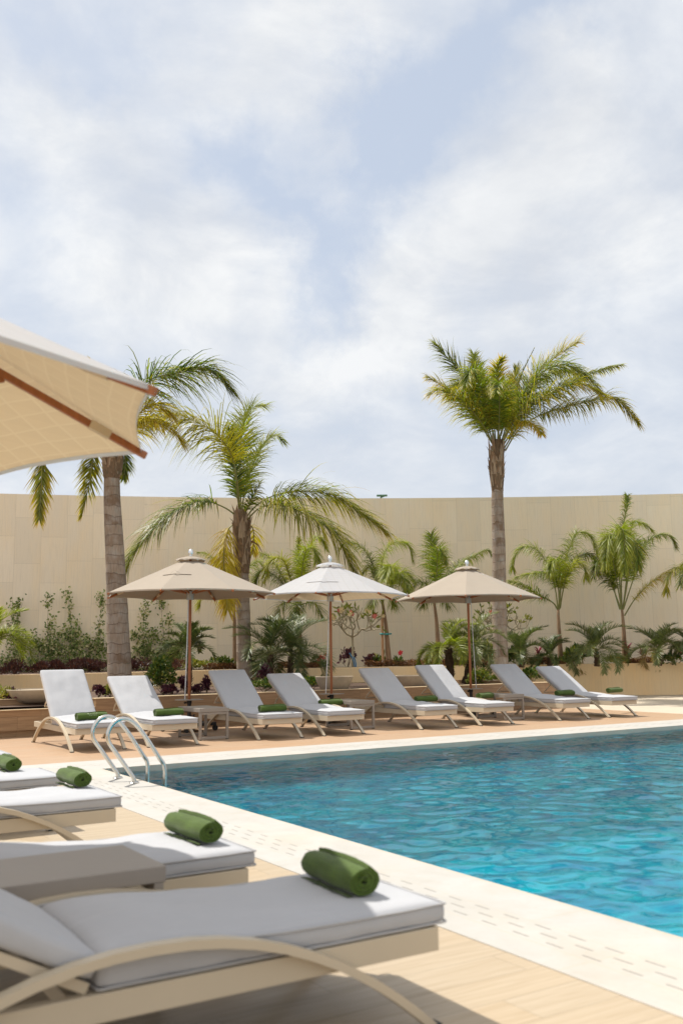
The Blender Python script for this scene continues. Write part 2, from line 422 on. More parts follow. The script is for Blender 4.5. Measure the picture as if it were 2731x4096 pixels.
def cushion_mesh(L, W, T, r, bulge=.012, hinge=0.0, seed=0, nx=22, ny=34, nz=4):
    """box cushion, long axis y from 0 to L, base at z=0"""
    m = MB(); idx = {}
    def pt(i, j, k):
        key = (i, j, k)
        if key in idx: return idx[key]
        p = Vector(((i / nx - .5) * W, j / ny * L, k / nz * T))
        q = Vector((max(-W / 2 + r, min(W / 2 - r, p.x)), max(r, min(L - r, p.y)), max(r, min(T - r, p.z))))
        d = p - q
        if d.length > 1e-6: p = q + d.normalized() * r
        fx = 1 - (2 * p.x / W) ** 2; y = p.y / L; fy = max(0, 1 - (2 * y - 1) ** 6)
        if k == nz or p.z > T * .5:
            w = noise.noise(Vector((p.x * 7, p.y * 5, seed))) * .009 + noise.noise(Vector((p.x * 22, p.y * 9 + 4, seed))) * .0035
            p.z += bulge * fx ** .5 * fy + hinge * math.exp(-((y - .90) / .24) ** 2) * (.75 + .25 * fx) + w * fy
            if hinge: p.z += .0065 * sin(p.x * 95 + 3 * noise.noise(Vector((p.x * 9, y * 6, seed)))) * math.exp(-((1 - y) / .11)) * fx
        else:
            sidew = noise.noise(Vector((p.x * 8, p.y * 8, seed + 3))) * .005 + noise.noise(Vector((p.x * 8, p.y * 45, seed + 7))) * .003
            p.x += sidew
        idx[key] = len(m.v); m.v.append(tuple(p)); m.t.append(0); m.sh.append(.5)
        return idx[key]
    def quad(a, b, c, d): m.f.append((a, b, c, d)); m.m.append(0)
    for i in range(nx):
        for j in range(ny):
            quad(pt(i, j, nz), pt(i + 1, j, nz), pt(i + 1, j + 1, nz), pt(i, j + 1, nz)); quad(pt(i, j, 0), pt(i, j + 1, 0), pt(i + 1, j + 1, 0), pt(i + 1, j, 0))
    for k in range(nz):
        for i in range(nx):
            quad(pt(i, 0, k), pt(i + 1, 0, k), pt(i + 1, 0, k + 1), pt(i, 0, k + 1)); quad(pt(i, ny, k), pt(i, ny, k + 1), pt(i + 1, ny, k + 1), pt(i + 1, ny, k))
        for j in range(ny):
            quad(pt(0, j, k), pt(0, j, k + 1), pt(0, j + 1, k + 1), pt(0, j + 1, k)); quad(pt(nx, j, k), pt(nx, j + 1, k), pt(nx, j + 1, k + 1), pt(nx, j, k + 1))
    return m

# ------------------------------------------------------------------ setting
def sheet(name, rects, z, mat, label=None, uvdir=None):
    m = MB(); m.uv = []
    for (x0, x1, y0, y1) in rects:
        m.add([(x0, y0, z), (x1, y0, z), (x1, y1, z), (x0, y1, z)], [(0, 1, 2, 3)])
        for (x, y) in ((x0, y0), (x1, y0), (x1, y1), (x0, y1)): m.uv.append((x, y))
    o = m.build(name, mat); tag(o, kind='structure')
    if label: tag(o, label, cat='ground')
    return o
PX, PY = 26, -22          # pool extent
sheet('ground', [(-900, 0, -900, 900), (0, PX, 0, 900), (0, PX, -900, PY), (PX, 900, -900, 900)], -.03, M['ground'])
sheet('terrace', [(-14, 11.9, .9, 5.25)], 0, M['deck_far'])
sheet('pool_deck', [(-14, -.735, -22, .896)], 0, M['deck_near'])
sheet('paving', [(11.905, 60, .9, 40)], -.004, M['paving'])

def coping():
    m = MB(); m.uv = []
    def slab(p, e, w, uvf):        # top, pool-side lip
        pass
    z = .004; lip = -.16
    # left run (u = -y, v = -x)
    def quad(ps, uvs): m.add(ps, [(0, 1, 2, 3)]); m.uv.extend(uvs)
    quad([(-.735, PY, z), (.0, PY, z), (0, 0, z), (-.735, .0, z)], [(-PY, .735), (-PY, 0), (0, 0), (0, .735)])
    quad([(0, PY, z), (0, PY, lip), (0, 0, lip), (0, 0, z)], [(-PY, 0), (-PY, .0), (0, .0), (0, 0)])
    # corner + far run (u = x, v = y)
    quad([(-.735, 0, z), (PX, 0, z), (PX, .9, z), (-.735, .9, z)], [(-.735, 0), (PX, 0), (PX, .9), (-.735, .9)])
    quad([(0, 0, lip), (PX, 0, lip), (PX, 0, z), (0, 0, z)], [(0, 0), (PX, 0), (PX, 0), (0, 0)])
    quad([(-.735, PY, -.02), (-.735, PY, z), (-.735, .9, z), (-.735, .9, -.02)], [(0, .8)] * 4)
    o = m.build('pool_coping', M['coping']); tag(o, kind='structure')
coping()
m = MB()
zb = -1.35
m.add([(0, PY, zb), (PX, PY, zb), (PX, 0, zb), (0, 0, zb)], [(0, 1, 2, 3)])
for a, b in (((0, PY), (0, 0)), ((0, 0), (PX, 0)), ((PX, 0), (PX, PY)), ((PX, PY), (0, PY))):
    top = -.03 if (a[0] == PX or a[1] == PY) and not (a == (0, PY)) else -.161
    m.add([(a[0], a[1], zb), (b[0], b[1], zb), (b[0], b[1], top), (a[0], a[1], top)], [(0, 1, 2, 3)])
tag(m.build('pool_basin', M['mosaic']), kind='structure')
m = MB()
def swell(x, y):
    f = min(1, max(0, (17.2 - x) / 2)) * min(1, max(0, (y + 9.5) / 1.5))
    n = noise.noise
    wx = x + .25 * n(Vector((x * .8, y * .8, 4)))
    a1 = n(Vector((wx * 2.6 + y * 1.2, y * 3.4 - wx * .9, 0))); a2 = n(Vector((x * 5.2 - y * 2.0, y * 6.4 + x * 1.5, 3))); a3 = n(Vector((x * 8.8 + y * 2.8, y * 9.8 - x * 2, 7)))
    h = .011 * a1 + .010 * a2 + .007 * (.45 - abs(a2)) + .0046 * (.4 - abs(a3))
    return -.055 + h * f
NXW, NYW, WS = 560, 310, .031
vs = [(.002 + i * WS, -.002 - j * WS, swell(i * WS, -j * WS)) for j in range(NYW + 1) for i in range(NXW + 1)]
fs = [(j * (NXW + 1) + i, (j + 1) * (NXW + 1) + i, (j + 1) * (NXW + 1) + i + 1, j * (NXW + 1) + i + 1) for j in range(NYW) for i in range(NXW)]
m.add(vs, fs)
xe, ye = .002 + NXW * WS, -.002 - NYW * WS
m.add([(.002, PY + .002, -.055), (xe, PY + .002, -.055), (xe, ye, -.055), (.002, ye, -.055)], [(0, 1, 2, 3)])
m.add([(xe, PY + .002, -.055), (PX - .002, PY + .002, -.055), (PX - .002, -.002, -.055), (xe, -.002, -.055)], [(0, 1, 2, 3)])
tag(m.build('pool_water', M['water'], smooth=True), kind='structure')

# curved perimeter wall
def wallD(l): return 29.5 - .0083 * (l - 5.2) ** 2
def strip_wall(name, path, z0, z1, th, mat, label, cat):
    """path: points front face; thickness away from camera"""
    m = MB(); m.uv = []; L = 0; n = len(path); fr = []
    for i, p in enumerate(path):
        T = (path[min(i + 1, n - 1)] - path[max(i - 1, 0)]).normalized(); N = Vector((-T.y, T.x, 0))
        if i: L += (p - path[i - 1]).length
        q = p + N * th
        m.add([(p.x, p.y, z0), (p.x, p.y, z1), (p.x, p.y, z1), (q.x, q.y, z1), (q.x, q.y, z1), (q.x, q.y, z0)], [])
        m.uv += [(L, z0), (L, z1), (L, z1), (L, z1 + th), (L, z1), (L, z0)]
    for i in range(n - 1):
        a = i * 6; b = a + 6
        for k in (0, 2, 4): m.f.append((a + k, b + k, b + k + 1, a + k + 1)); m.m.append(0)
    for a in (0, (n - 1) * 6): m.f.append((a, a + 1, a + 3, a + 5)); m.m.append(0)
    o = m.build(name, mat); tag(o, label, cat)
    return o
wp = [LD(l, wallD(l)) for l in [(-22 + i * 1.0) for i in range(46)]]
strip_wall('perimeter_wall', wp, -.02, 6.0, .45, M['wall'], 'tall curved pale stone slab wall behind all the palms', 'wall')
RW = [(-24, 13), (-16, 17.3), (-7.5, 21.0), (-5.55, 22.1), (-3.3, 24.6), (-1.2, 25.7), (1.2, 26.4), (3.6, 26.8), (6.5, 26.9), (9.5, 26.8), (13, 26.3), (17, 25.2), (22, 23)]
def smooth_path(pts, k=5):
    out = []; n = len(pts)
    for i in range(n - 1):
        p0, p1, p2, p3 = pts[max(i - 1, 0)], pts[i], pts[i + 1], pts[min(i + 2, n - 1)]
        for j in range(k):
            t = j / k
            out.append(0.5 * ((2 * p1) + (-p0 + p2) * t + (2 * p0 - 5 * p1 + 4 * p2 - p3) * t * t + (-p0 + 3 * p1 - 3 * p2 + p3) * t ** 3))
    out.append(pts[-1]); return out
rwp = smooth_path([LD(l, D) for l, D in RW], 4)
strip_wall('retaining_wall', rwp, -.02, .865, .25, M['retain'], 'low curved cream wall holding the raised planting bed', 'wall')
# soil of the raised bed
m = MB()
for i in range(len(rwp) - 1):
    a, b = rwp[i], rwp[i + 1]
    def back(p):
        l = (p - CAM).dot(RH)
        q = LD(l, max(wallD(l), 12)); return q
    qa, qb = back(a), back(b)
    u = lambda p, q, t, z: (p.x + (q.x - p.x) * t, p.y + (q.y - p.y) * t, z)
    m.add([u(a, qa, .03, .80), u(b, qb, .03, .80), u(b, qb, 1, .84), u(a, qa, 1, .84)], [(0, 1, 2, 3)])
tag(m.build('raised_bed_soil', M['soil']), kind='structure')
# lower bed soil
m = MB(); m.add([(-12, 5.2, .46), (12.0, 5.2, .46), (12.0, 13, .46), (-12, 13, .46)], [(0, 1, 2, 3)])
tag(m.build('lower_bed_soil', M['soil']), kind='structure')

# timber-look planter box with a seat niche
pb = empty('bench_planter', (0, 5.1, 0))
tag(pb, 'long low brown stone planter with a seat niche behind the far loungers', 'planter')
m = MB()
m.box((6.74, .08, .33), (10.4, .16, .42)); m.build('front_panel', M['planterwood'], pb)
m = MB(); m.box((6.74, .12, .06), (10.34, .14, .12)); m.build('plinth', M['planterwood'], pb)
m = MB(); m.box((11.86, 4.1, .27), (.16, 7.86, .55)); m.build('side_panel', M['planterwood'], pb)
m = MB(); m.box((6.74, .08, .5475), (10.42, .185, .014)); m.build('coping_strip', M['plantercap'], pb, bevel=.003)
m = MB(); m.box((-5.2, .30, .255), (13.44, .6, .31)); m.build('seat_base', M['planterwood'], pb)
m = MB(); m.box((-5.2, .33, .05), (13.40, .56, .10)); m.build('seat_plinth', M['planterwood'], pb)
m = MB(); m.box((-5.2, .295, .4165), (13.46, .63, .012)); m.build('seat_top', M['plantercap'], pb, bevel=.003)
m = MB(); m.box((-5.2, .66, .49), (13.44, .10, .13)); m.build('seat_back', M['planterwood'], pb)
m = MB(); m.box((-5.2, .66, .56), (13.44, .13, .012)); m.build('seat_back_cap', M['plantercap'], pb)
m = MB(); m.box((1.53, .36, .487), (.03, .40, .13)); m.build('niche_end', M['plantercap'], pb)
m = MB(); m.box((-1.3, .12, .455), (2.65, .26, .065)); m.build('end_block', M['plantercap'], pb, bevel=.004)

# ------------------------------------------------------------------ sun loungers
def piping(L, W, T, parent, hinge=0):
    m = MB(); r = .012
    for z in (.006, T - .005):
        ring = []
        for cx, cy, a0 in ((W / 2 - r, L - r, 0), (-W / 2 + r, L - r, 90), (-W / 2 + r, r, 180), (W / 2 - r, r, 270)):
            for k in range(4):
                a = rad(a0 + 30 * k); ring.append(Vector((cx + cos(a) * (r + .001), cy + sin(a) * (r + .001), z)))
        out = []
        for i, p in enumerate(ring):
            q = ring[(i + 1) % len(ring)]; n = max(1, int((q - p).length / .06))
            for k in range(n):
                v = p.lerp(q, k / n); v.z += (hinge * math.exp(-((v.y / L - .90) / .24) ** 2) * .75 if z > .03 else 0); out.append(v + Vector((noise.noise(v * 9) * .003, noise.noise(v * 7 + Vector((3, 1, 0))) * .003, noise.noise(v * 6) * .002)))
        out.append(out[0]); m.tube(out, .0042, 5, cap=False)
    return m.build('piping', M['piping'], parent, smooth=True)
def lounger_proto():
    t = empty('sun_lounger', (0, 0, 0))
    m = MB()
    for s in (-1, 1): m.box((s * .3125, .977, .258), (.035, 2.06, .076))
    m.box((0, -.0355, .258), (.5898, .035, .076)); m.box((0, 1.998, .258), (.5898, .035, .076)); m.box((0, 1.15, .25), (.5898, .03, .05))
    m.build('seat_frame', M['frame'], t, bevel=.003)
    m = MB()
    for k in range(11): m.box((0, .06 + k * .1, .277), (.589, .06, .014))
    m.build('slat_panel', M['slat'], t)
    for s in (-1, 1):
        # flat-bar arch
        P = []
        n = 28
        for i in range(n + 1):
            a = PI * i / n; sgn = -cos(a)
            y = .965 + .965 * sgn * (abs(sgn) ** -.12 if abs(sgn) > 1e-6 else 1); 
            y = .965 + .965 * sgn
            q = abs(sgn)
            z = .396 * (1 - q ** 2.15)
            P.append(Vector((s * .352, y, z)))
        # resample leg ends denser is unnecessary; sweep rectangular section
        m = MB(); vs = []; fs = []
        for i, p in enumerate(P):
            T = (P[min(i + 1, n)] - P[max(i - 1, 0)]).normalized(); N = Vector((0, -T.z, T.y))
            if N.z < 0 and 0 < i < n: N = -N
            if i in (0, n): N = Vector((0, -.75 if i == 0 else .75, .0)).normalized()
            h = .0135; w = .021
            for dx, dn in ((-w, -h), (w, -h), (w, h), (-w, h)): vs.append(p + Vector((dx, 0, 0)) + N * dn)
        for i in range(n):
            for k in range(4): fs.append((i * 4 + k, i * 4 + (k + 1) % 4, i * 4 + 4 + (k + 1) % 4, i * 4 + 4 + k))
        fs += [(3, 2, 1, 0), (n * 4, n * 4 + 1, n * 4 + 2, n * 4 + 3)]
        m.add(vs, fs); lg = m.build('leg', M['frame'], t, smooth=True, auto=35)
        for y in (0.0, 1.93):
            q = MB(); q.box((s * .352, y, .004), (.044, .05, .014)); q.build('foot_pad', M['pad'], lg)
    cushion_mesh(1.2, .645, .068, .021, .020, .046, 1).build('seat_cushion', M['cushion'], t, smooth=True, loc=(0, -.095, .299))
    sc_ = [o for o in t.children if o.name.startswith('seat_cushion')][0]
    piping(1.2, .645, .068, sc_, .046)
    m = MB()
    for s in (-1, 1): m.box((s * .29, .45, -.02), (.035, .90, .03))
    for k in range(9): m.box((0, .06 + k * .1, -.014), (.545, .055, .014))
    m.box((0, .885, -.02), (.545, .035, .03))
    bk = m.build('backrest', M['frame'], t, bevel=.002, loc=(0, 1.12, .325))
    cushion_mesh(.985, .645, .068, .021, .022, 0, 5).build('back_cushion', M['cushion'], bk, smooth=True)
    m = MB(); m.tube([(-.27, .5, -.036), (-.262, .56, -.20), (-.25, .60, -.30), (.25, .60, -.30), (.262, .56, -.20), (.27, .5, -.036)], .011); m.build('support_strut', M['frame'], bk)
    return t
P0 = lounger_proto()
first = [True]
def lounger(x, y, rz, ang, label, group):
    o = P0 if first[0] else copy_tree(P0)
    first[0] = False
    o.location = (x, y, 0); o.rotation_euler = (0, 0, rz)
    for ch in o.children:
        if ch.name.startswith('backrest'):
            ch.rotation_euler = (rad(ang), 0, 0)
            for q in ch.children:
                if q.name.startswith('support'): q.rotation_euler = (0, 0, 0); q.location = (0, 0, 0)
    tag(o, label, 'sun lounger', group)
    return o
far = [(.27, 43, 0, 'first far lounger, in full sun with its back raised steepest, below the leaning palm'),
       (1.31, 34, 0, 'sunlit far lounger behind the pool ladder with a palm frond shadow on its backrest'),
       (2.97, 38.6, 0, 'fully shaded lounger right of the first side table, under the left taupe parasol'),
       (4.06, 32.5, 0, 'shaded lounger with a bright curved streak of light across its backrest'),
       (5.87, 36.8, 0, 'shaded grey lounger between the two concrete bowls, under the white parasol'),
       (7.09, 39.4, 0, 'lounger with a diagonal band of sunlight on its backrest, left of the right parasol pole'),
       (8.9, 38.3, 0, 'fully shaded lounger in front of the ringed right palm trunk'),
       (10.13, 33.5, 0, 'far lounger farthest from the ladder, half sunlit, at the end of the row')]
for (x, a, rz, lab) in far:
    lounger(x + .36, 2.08, rad(rz), a, lab, 'loungers in the far row along the planter')
near = [(-7.50, -1.455, 27, 'closest lounger, its curved arm sweeping across the bottom of the view'),
        (-6.33, -1.58, 27, 'near lounger half hidden behind the low table in the foreground'),
        (-4.37, -1.50, 30, 'near lounger with slats showing under its cushion and a frayed towel on top'),
        (-3.13, -1.50, 30, 'near lounger cut by the view edge, just past the one with slats showing'),
        (-1.20, -1.42, 30, 'near row lounger of which only a cushion corner shows, nearest the pool ladder')]
for (y, x, a, lab) in near:
    lounger(x, y, rad(90), a, lab, 'loungers in the near row beside the pool')

# ------------------------------------------------------------------ rolled towels
def towel_proto(flap, seed):
    m = MB(); n = 76; turns = 3.2; th = .0132
    prof = []
    for i in range(n + 1):
        u = i / n; a = u * turns * 2 * PI; r = .006 + .0148 * u * turns
        prof.append((a, r))
    nl = 14; L = .42
    vs = []; fs = []
    def P(a, r, y): 
        w = 1 + .11 * noise.noise(Vector((cos(a) * 1.2, sin(a) * 1.2, y * 7 + seed))) + .045 * noise.noise(Vector((cos(a) * 3, sin(a) * 3, y * 22 + seed)))
        w *= 1 - .10 * max(0, abs(y) / (L / 2) - .72) / .28
        z = r * sin(a) * .97 * w
        if z < -.046: z = -.046 + (z + .046) * .25
        return Vector((r * cos(a) * 1.2 * w, y, z))
    for j in range(nl + 1):
        y = (j / nl - .5) * L
        for (a, r) in prof:
            e = .012 * noise.noise(Vector((r * 60, a, seed + (0 if j == 0 else 9)))) if j in (0, nl) else 0
            vs.append(P(a, r + th / 2, y + e)); vs.append(P(a, max(.001, r - th / 2), y + e))
    row = 2 * (n + 1)
    for j in range(nl):
        for i in range(n):
            a = j * row + 2 * i; b = a + row
            fs.append((a, a + 2, b + 2, b)); fs.append((a + 1, b + 1, b + 3, a + 3))
        a = j * row + 2 * n; b = a + row; fs.append((a, a + 1, b + 1, b))
    for i in range(n):
        a = 2 * i; fs.append((a, a + 1, a + 3, a + 2)); a += nl * row; fs.append((a, a + 2, a + 3, a + 1))
    m.add(vs, fs)
    if flap:
        vs = []; fs = []; g = 10
        for i in range(g + 1):
            for j in range(7):
                y = (i / g - .5) * L * .96; x = -.035 - j * .0048 * (1 + .3 * noise.noise(Vector((y * 14, 2, seed))))
                z = -.049 + .006 * (j == 6) + .008 * noise.noise(Vector((y * 18, j * .6, seed))) + .003
                vs.append((x, y, z))
        for i in range(g):
            for j in range(6): a = i * 7 + j; fs.append((a, a + 1, a + 8, a + 7))
        k = len(vs); vs += [(v[0], v[1], v[2] - .007) for v in vs]; fs += [tuple(q + k for q in reversed(f)) for f in fs]
        m.add(vs, fs)
    return m
tw = [towel_proto(False, 1).build('rolled_towel', M['towel'], smooth=True, auto=50), towel_proto(True, 4).build('rolled_towel', M['towel'], smooth=True, auto=50)]
used = [False, False]
def towel(x, y, rz, label, kind, s=1.0):
    o = tw[kind] if not used[kind] else tw[kind].copy()
    if used[kind]: C.objects.link(o)
    used[kind] = True
    o.location = (x, y, .4365); o.rotation_euler = (0, 0, rz); o.scale = (s, .88 if kind else 1, s)
    tag(o, label, 'towel', 'rolled green towels')
    return o
ft = [((366, 2866), 'green rolled towel with pale lettering, on the far lounger with the steepest back', 5),
      ((675, 2850), 'plain green rolled towel on the sunlit lounger behind the ladder', 3),
      ((1090, 2834), 'green rolled towel on the lounger right of the first side table', -2),
      ((1323, 2811), 'green rolled towel on the lounger with the bright streak on its back', 4),
      ((1704, 2797), 'green rolled towel on the shaded lounger between the concrete bowls', -3),
      ((1942, 2784), 'short green rolled towel on the lounger left of the right parasol pole', 14),
      ((2259, 2773), 'green rolled towel on the shaded lounger before the right palm trunk', -2),
      ((2458, 2762), 'green rolled towel on the half sunlit lounger ending the far row', 8)]
for i, ((px, py), lab, a) in enumerate(ft):
    p = G(px / K, py / K, .435)
    towel(p.x, p.y, rad(90 + a), lab, 0, 1.0 if i != 5 else 1.05)
towel(-1.585, -7.49, rad(-3), 'large green rolled towel on the closest lounger', 1)
towel(-1.645, -6.32, rad(3), 'green rolled towel with loose flap on the lounger behind the low foreground table', 1)
towel(-1.545, -4.13, rad(2), 'green rolled towel with frayed flap on the near lounger whose slats show', 1)
towel(-1.70, -2.95, rad(3), 'green rolled towel cut by the view edge on the near row', 1)
# embroidered lettering on the first far towel
t0 = [o for o in C.objects if o.name.startswith('rolled_towel') and 'lettering' in o.get('label', '')][0]
def lettering(txt, size, dz, parent):
    cu = bpy.data.curves.new('lettering', 'FONT'); cu.body = txt; cu.size = size; cu.align_x = 'CENTER'; cu.space_character = 1.25
    o = bpy.data.objects.new('lettering', cu); C.objects.link(o)
    bpy.context.view_layer.update()
    me = bpy.data.meshes.new_from_object(o.evaluated_get(bpy.context.evaluated_depsgraph_get()))
    bpy.data.objects.remove(o)
    from mathutils.bvhtree import BVHTree
    bv = BVHTree.FromPolygons([v.co.copy() for v in parent.data.vertices], [tuple(p.vertices) for p in parent.data.polygons])
    for v in me.vertices:        # lay the letters on the roll: x runs along -y, y up the curve
        a = rad(dz) + v.co.y / .062; d = Vector((-cos(a), 0, sin(a))); o3 = Vector((0, -v.co.x, 0)) + d * .2
        h = bv.ray_cast(o3, -d)
        v.co = (h[0] if h[0] else o3 - d * .13) + d * .0012
    me.materials.append(M['lettering'])
    q = bpy.data.objects.new('lettering', me); C.objects.link(q); q.parent = parent
lettering('RAMA', .046, 34, t0); lettering('HOTELS', .024, 10, t0)

# ------------------------------------------------------------------ side tables
def table_proto():
    t = empty('side_table', (0, 0, 0))
    m = MB(); m.box((0, 0, .4285), (.47, .82, .057)); m.build('table_top', M['frame_grey'], t, bevel=.004)
    for s in (-1, 1):
        m = MB(); y = s * .385
        for q in (-1, 1): m.box((q * .213, y, .2055), (.036, .036, .389))
        m.box((0, y, .03), (.39, .036, .036)); m.box((0, y, .38), (.39, .036, .03))
        fr = m.build('leg_frame', M['frame_grey'], t, bevel=.003)
        for q in (-1, 1):
            k = MB(); k.box((q * .213, y, .006), (.034, .034, .011)); k.build('foot_pad', M['pad'], fr)
    return t
tp = table_proto()
tabs = [(2.505, 2.99, 0, 'taupe side table between the second and third far loungers'),
        (5.24, 3.22, 0, 'taupe side table between the two loungers under the white parasol'),
        (8.46, 3.16, 0, 'taupe side table beside the pole of the right taupe parasol'),
        (-2.50, -6.895, 90, 'low taupe table in the foreground between two near loungers')]
for i, (x, y, a, lab) in enumerate(tabs):
    o = tp if i == 0 else copy_tree(tp)
    o.location = (x, y, 0); o.rotation_euler = (0, 0, rad(a)); tag(o, lab, 'side table', 'side tables between the loungers')

# ------------------------------------------------------------------ parasols
TIP0 = rad(4)
def parasol(x, y, label, cloth, lining, R=1.43, zt=2.235, za=2.80, base_rot=0, strap_at=None, cord_ang=200, cord_out=.06):
    t = empty('parasol', (x, y, 0)); tag(t, label, 'parasol', 'parasols over the loungers')
    ang = [TIP0 + k * PI / 4 for k in range(8)]
    rc = .19; zc = za - .02
    def surf(k, a, b, off=0):
        """panel k, a across 0..1, b from rim 0 to cap 1"""
        A0 = Vector((cos(ang[k]), sin(ang[k]), 0)); B0 = Vector((cos(ang[k] + PI / 4), sin(ang[k] + PI / 4), 0))
        r = R + (rc - R) * b
        z = zt + (zc - zt) * b
        p = A0.lerp(B0, a) * r; bow = sin(PI * a)
        d = Vector((p.x, p.y, 0)).normalized()
        p = p - d * .036 * bow * (1 - b) ** 2 + Vector((0, 0, z + .014 * bow * (1 - b) - .022 * bow * b * (1 - b) * 2))
        p.z += .004 * noise.noise(Vector((p.x * 4, p.y * 4, x)))
        return p + Vector((0, 0, off))
    def shell(name, mat, off, parent, na=9, nb=12):
        m = MB(); m.uv = []
        for k in range(8):
            o = len(m.v); vs = []
            for j in range(nb + 1):
                for i in range(na + 1):
                    p = surf(k, i / na, j / nb, off); vs.append(p)
                    w = 2 * R * sin(PI / 8); m.uv.append(((i / na - .5) * w * (1 - j / nb * .87), j / nb * 1.37 + k * .0))
            fs = [(j * (na + 1) + i, j * (na + 1) + i + 1, (j + 1) * (na + 1) + i + 1, (j + 1) * (na + 1) + i) for j in range(nb) for i in range(na)]
            m.add(vs, fs)
        return m.build(name, mat, parent, smooth=True, auto=12)
    cn = shell('canopy', cloth, 0, t)
    shell('lining', lining, -.004, cn)
    # rim hem joins cloth and lining
    m = MB()
    for k in range(8):
        vs = [];
        for i in range(10): p = surf(k, i / 9, 0); vs += [p + Vector((0, 0, .001)), p + Vector((p.x * .002, p.y * .002, -.022))]
        m.add(vs, [(2 * i, 2 * i + 1, 2 * i + 3, 2 * i + 2) for i in range(9)])
    m.build('hem', cloth, cn, smooth=True)
    # ruffled vent cap
    m = MB(); n = 64; vs = []; fs = []; m.uv = []
    rings = [(.02, za + .075), (.09, za + .065), (.17, za + .042), (.235, za + .012), (.245, za - .012)]
    for q, (r, z) in enumerate(rings):
        for k in range(n):
            a = 2 * PI * k / n + TIP0
            ww = (q / 4) ** 2 * (.020 * abs(sin(4 * (a - TIP0))) + .010 * noise.noise(Vector((cos(a) * 4, sin(a) * 4, x))))
            vs.append(((r + .012 * (q / 4) * cos(16 * a)) * cos(a), (r + .012 * (q / 4) * cos(16 * a)) * sin(a), z + ww)); m.uv.append((a * .2, r))
    for q in range(4):
        for k in range(n): k2 = (k + 1) % n; fs.append((q * n + k, (q + 1) * n + k, (q + 1) * n + k2, q * n + k2))
    m.add(vs, fs); m.build('vent_cap', cloth, cn, smooth=True)
    m = MB(); m.lathe([(.012, za + .06), (.03, za + .085), (.026, za + .09), (.036, za + .105), (.043, za + .13), (.041, za + .155), (.03, za + .18), (.012, za + .197), (.002, za + .2)], 20)
    m.build('finial', M['silver'], t, smooth=True)
    m = MB(); m.tube([(0, 0, .50), (0, 0, za + .06)], .024, 16); m.build('pole', M['teak'], t, smooth=True, auto=40)
    zh = zt + .05
    m = MB(); m.lathe([(.026, zh - .14), (.062, zh - .14), (.062, zh - .04), (.075, zh - .035), (.075, zh), (.028, zh)], 24); hb = m.build('hub', M['galv'], t, smooth=True, auto=30)
    m = MB(); m.lathe([(.026, za - .09), (.07, za - .09), (.07, za - .03), (.026, za - .03)], 20); m.build('top_hub', M['galv'], t)
    for k in range(8):
        d = Vector((cos(ang[k]), sin(ang[k]), 0))
        a = d * .07 + Vector((0, 0, zc - .06)); b = d * (R + .025) + Vector((0, 0, zt - .030))
        T = (b - a).normalized(); rot = Matrix((d.cross(Vector((0, 0, 1))), T, d.cross(Vector((0, 0, 1))).cross(T))).transposed()
        def bar(mm, s0, s1, w, h): 
            p, q = a.lerp(b, s0), a.lerp(b, s1); mm.box((p + q) / 2, (w, (q - p).length, h), rot)
        m = MB(); bar(m, 0, .80, .022, .032); bar(m, .87, 1.0, .022, .032); rb = m.build('rib', M['teak'], t, bevel=.003)
        m = MB(); bar(m, .80, .87, .03, .04); m.build('rib_sleeve', M['teakend'], rb, bevel=.003)
        m = MB(); p = a.lerp(b, .52) - Vector((0, 0, .02)); q = d * .07 + Vector((0, 0, zh - .03)); T2 = (p - q).normalized()
        rot2 = Matrix((d.cross(Vector((0, 0, 1))), T2, d.cross(Vector((0, 0, 1))).cross(T2))).transposed()
        m.box((p + q) / 2, (.018, (p - q).length, .026), rot2); m.build('strut', M['teak'], t, bevel=.002)
    # base with shelf disc, sleeve and castors
    br = Matrix.Rotation(base_rot, 3, 'Z')
    m = MB(); m.lathe([(.235, .500), (.235, .508), (.03, .510)], 40); m.build('shelf_disc', M['frame_grey'], t, smooth=True, auto=30)
    m = MB(); m.lathe([(.033, .10), (.033, .44), (.043, .44), (.043, .496), (.033, .499)], 20); sl = m.build('sleeve', M['black'], t, smooth=True, auto=30)
    for z, a in ((.46, 190), (.25, 330)):
        m = MB(); d = Vector((cos(rad(a)), sin(rad(a)), 0)); m.tube([d * .03 + Vector((0, 0, z)), d * .075 + Vector((0, 0, z))], .007, 8); m.tube([d * .07 + Vector((0, 0, z)), d * .09 + Vector((0, 0, z))], .02, 10); m.build('knob', M['black'], sl)
    m = MB()
    for s in (-1, 1):
        m.box(br @ Vector((s * .25, 0, .115)), (.09, .68, .055), br)
        m.box(br @ Vector((0, s * .25, .115)), (.409, .09, .055), br)
    m.box(br @ Vector((0, 0, .10)), (.41, .408, .03), br)
    m.lathe([(.07, .112), (.05, .145), (.034, .16)], 16)
    bs = m.build('base', M['black'], t, bevel=.004)
    for sx in (-1, 1):
        for sy in (-1, 1):
            c = br @ Vector((sx * .30, sy * .30, 0)); m = MB()
            m.tube([c + Vector((0, -.014, .045)), c + Vector((0, .014, .045))], .045, 18)
            m.box(c + Vector((0, 0, .10)), (.03, .045, .06)); m.build('castor', M['pad'], bs)
    # pull cord
    d = Vector((cos(rad(cord_ang)), sin(rad(cord_ang)), 0)); m = MB()
    pts = [d * .06 + Vector((0, 0, zh - .06)), d * (.06 + cord_out * .35) + Vector((0, 0, 1.5)), d * (.06 + cord_out * .7) + Vector((0, 0, .95)), d * (.06 + cord_out) + Vector((0, 0, .52))]
    m.tube(pts, .006, 6); m.tube([p + Vector((.012, .008, 0)) for p in pts], .005, 6); m.build('pull_cord', M['cord'], t)
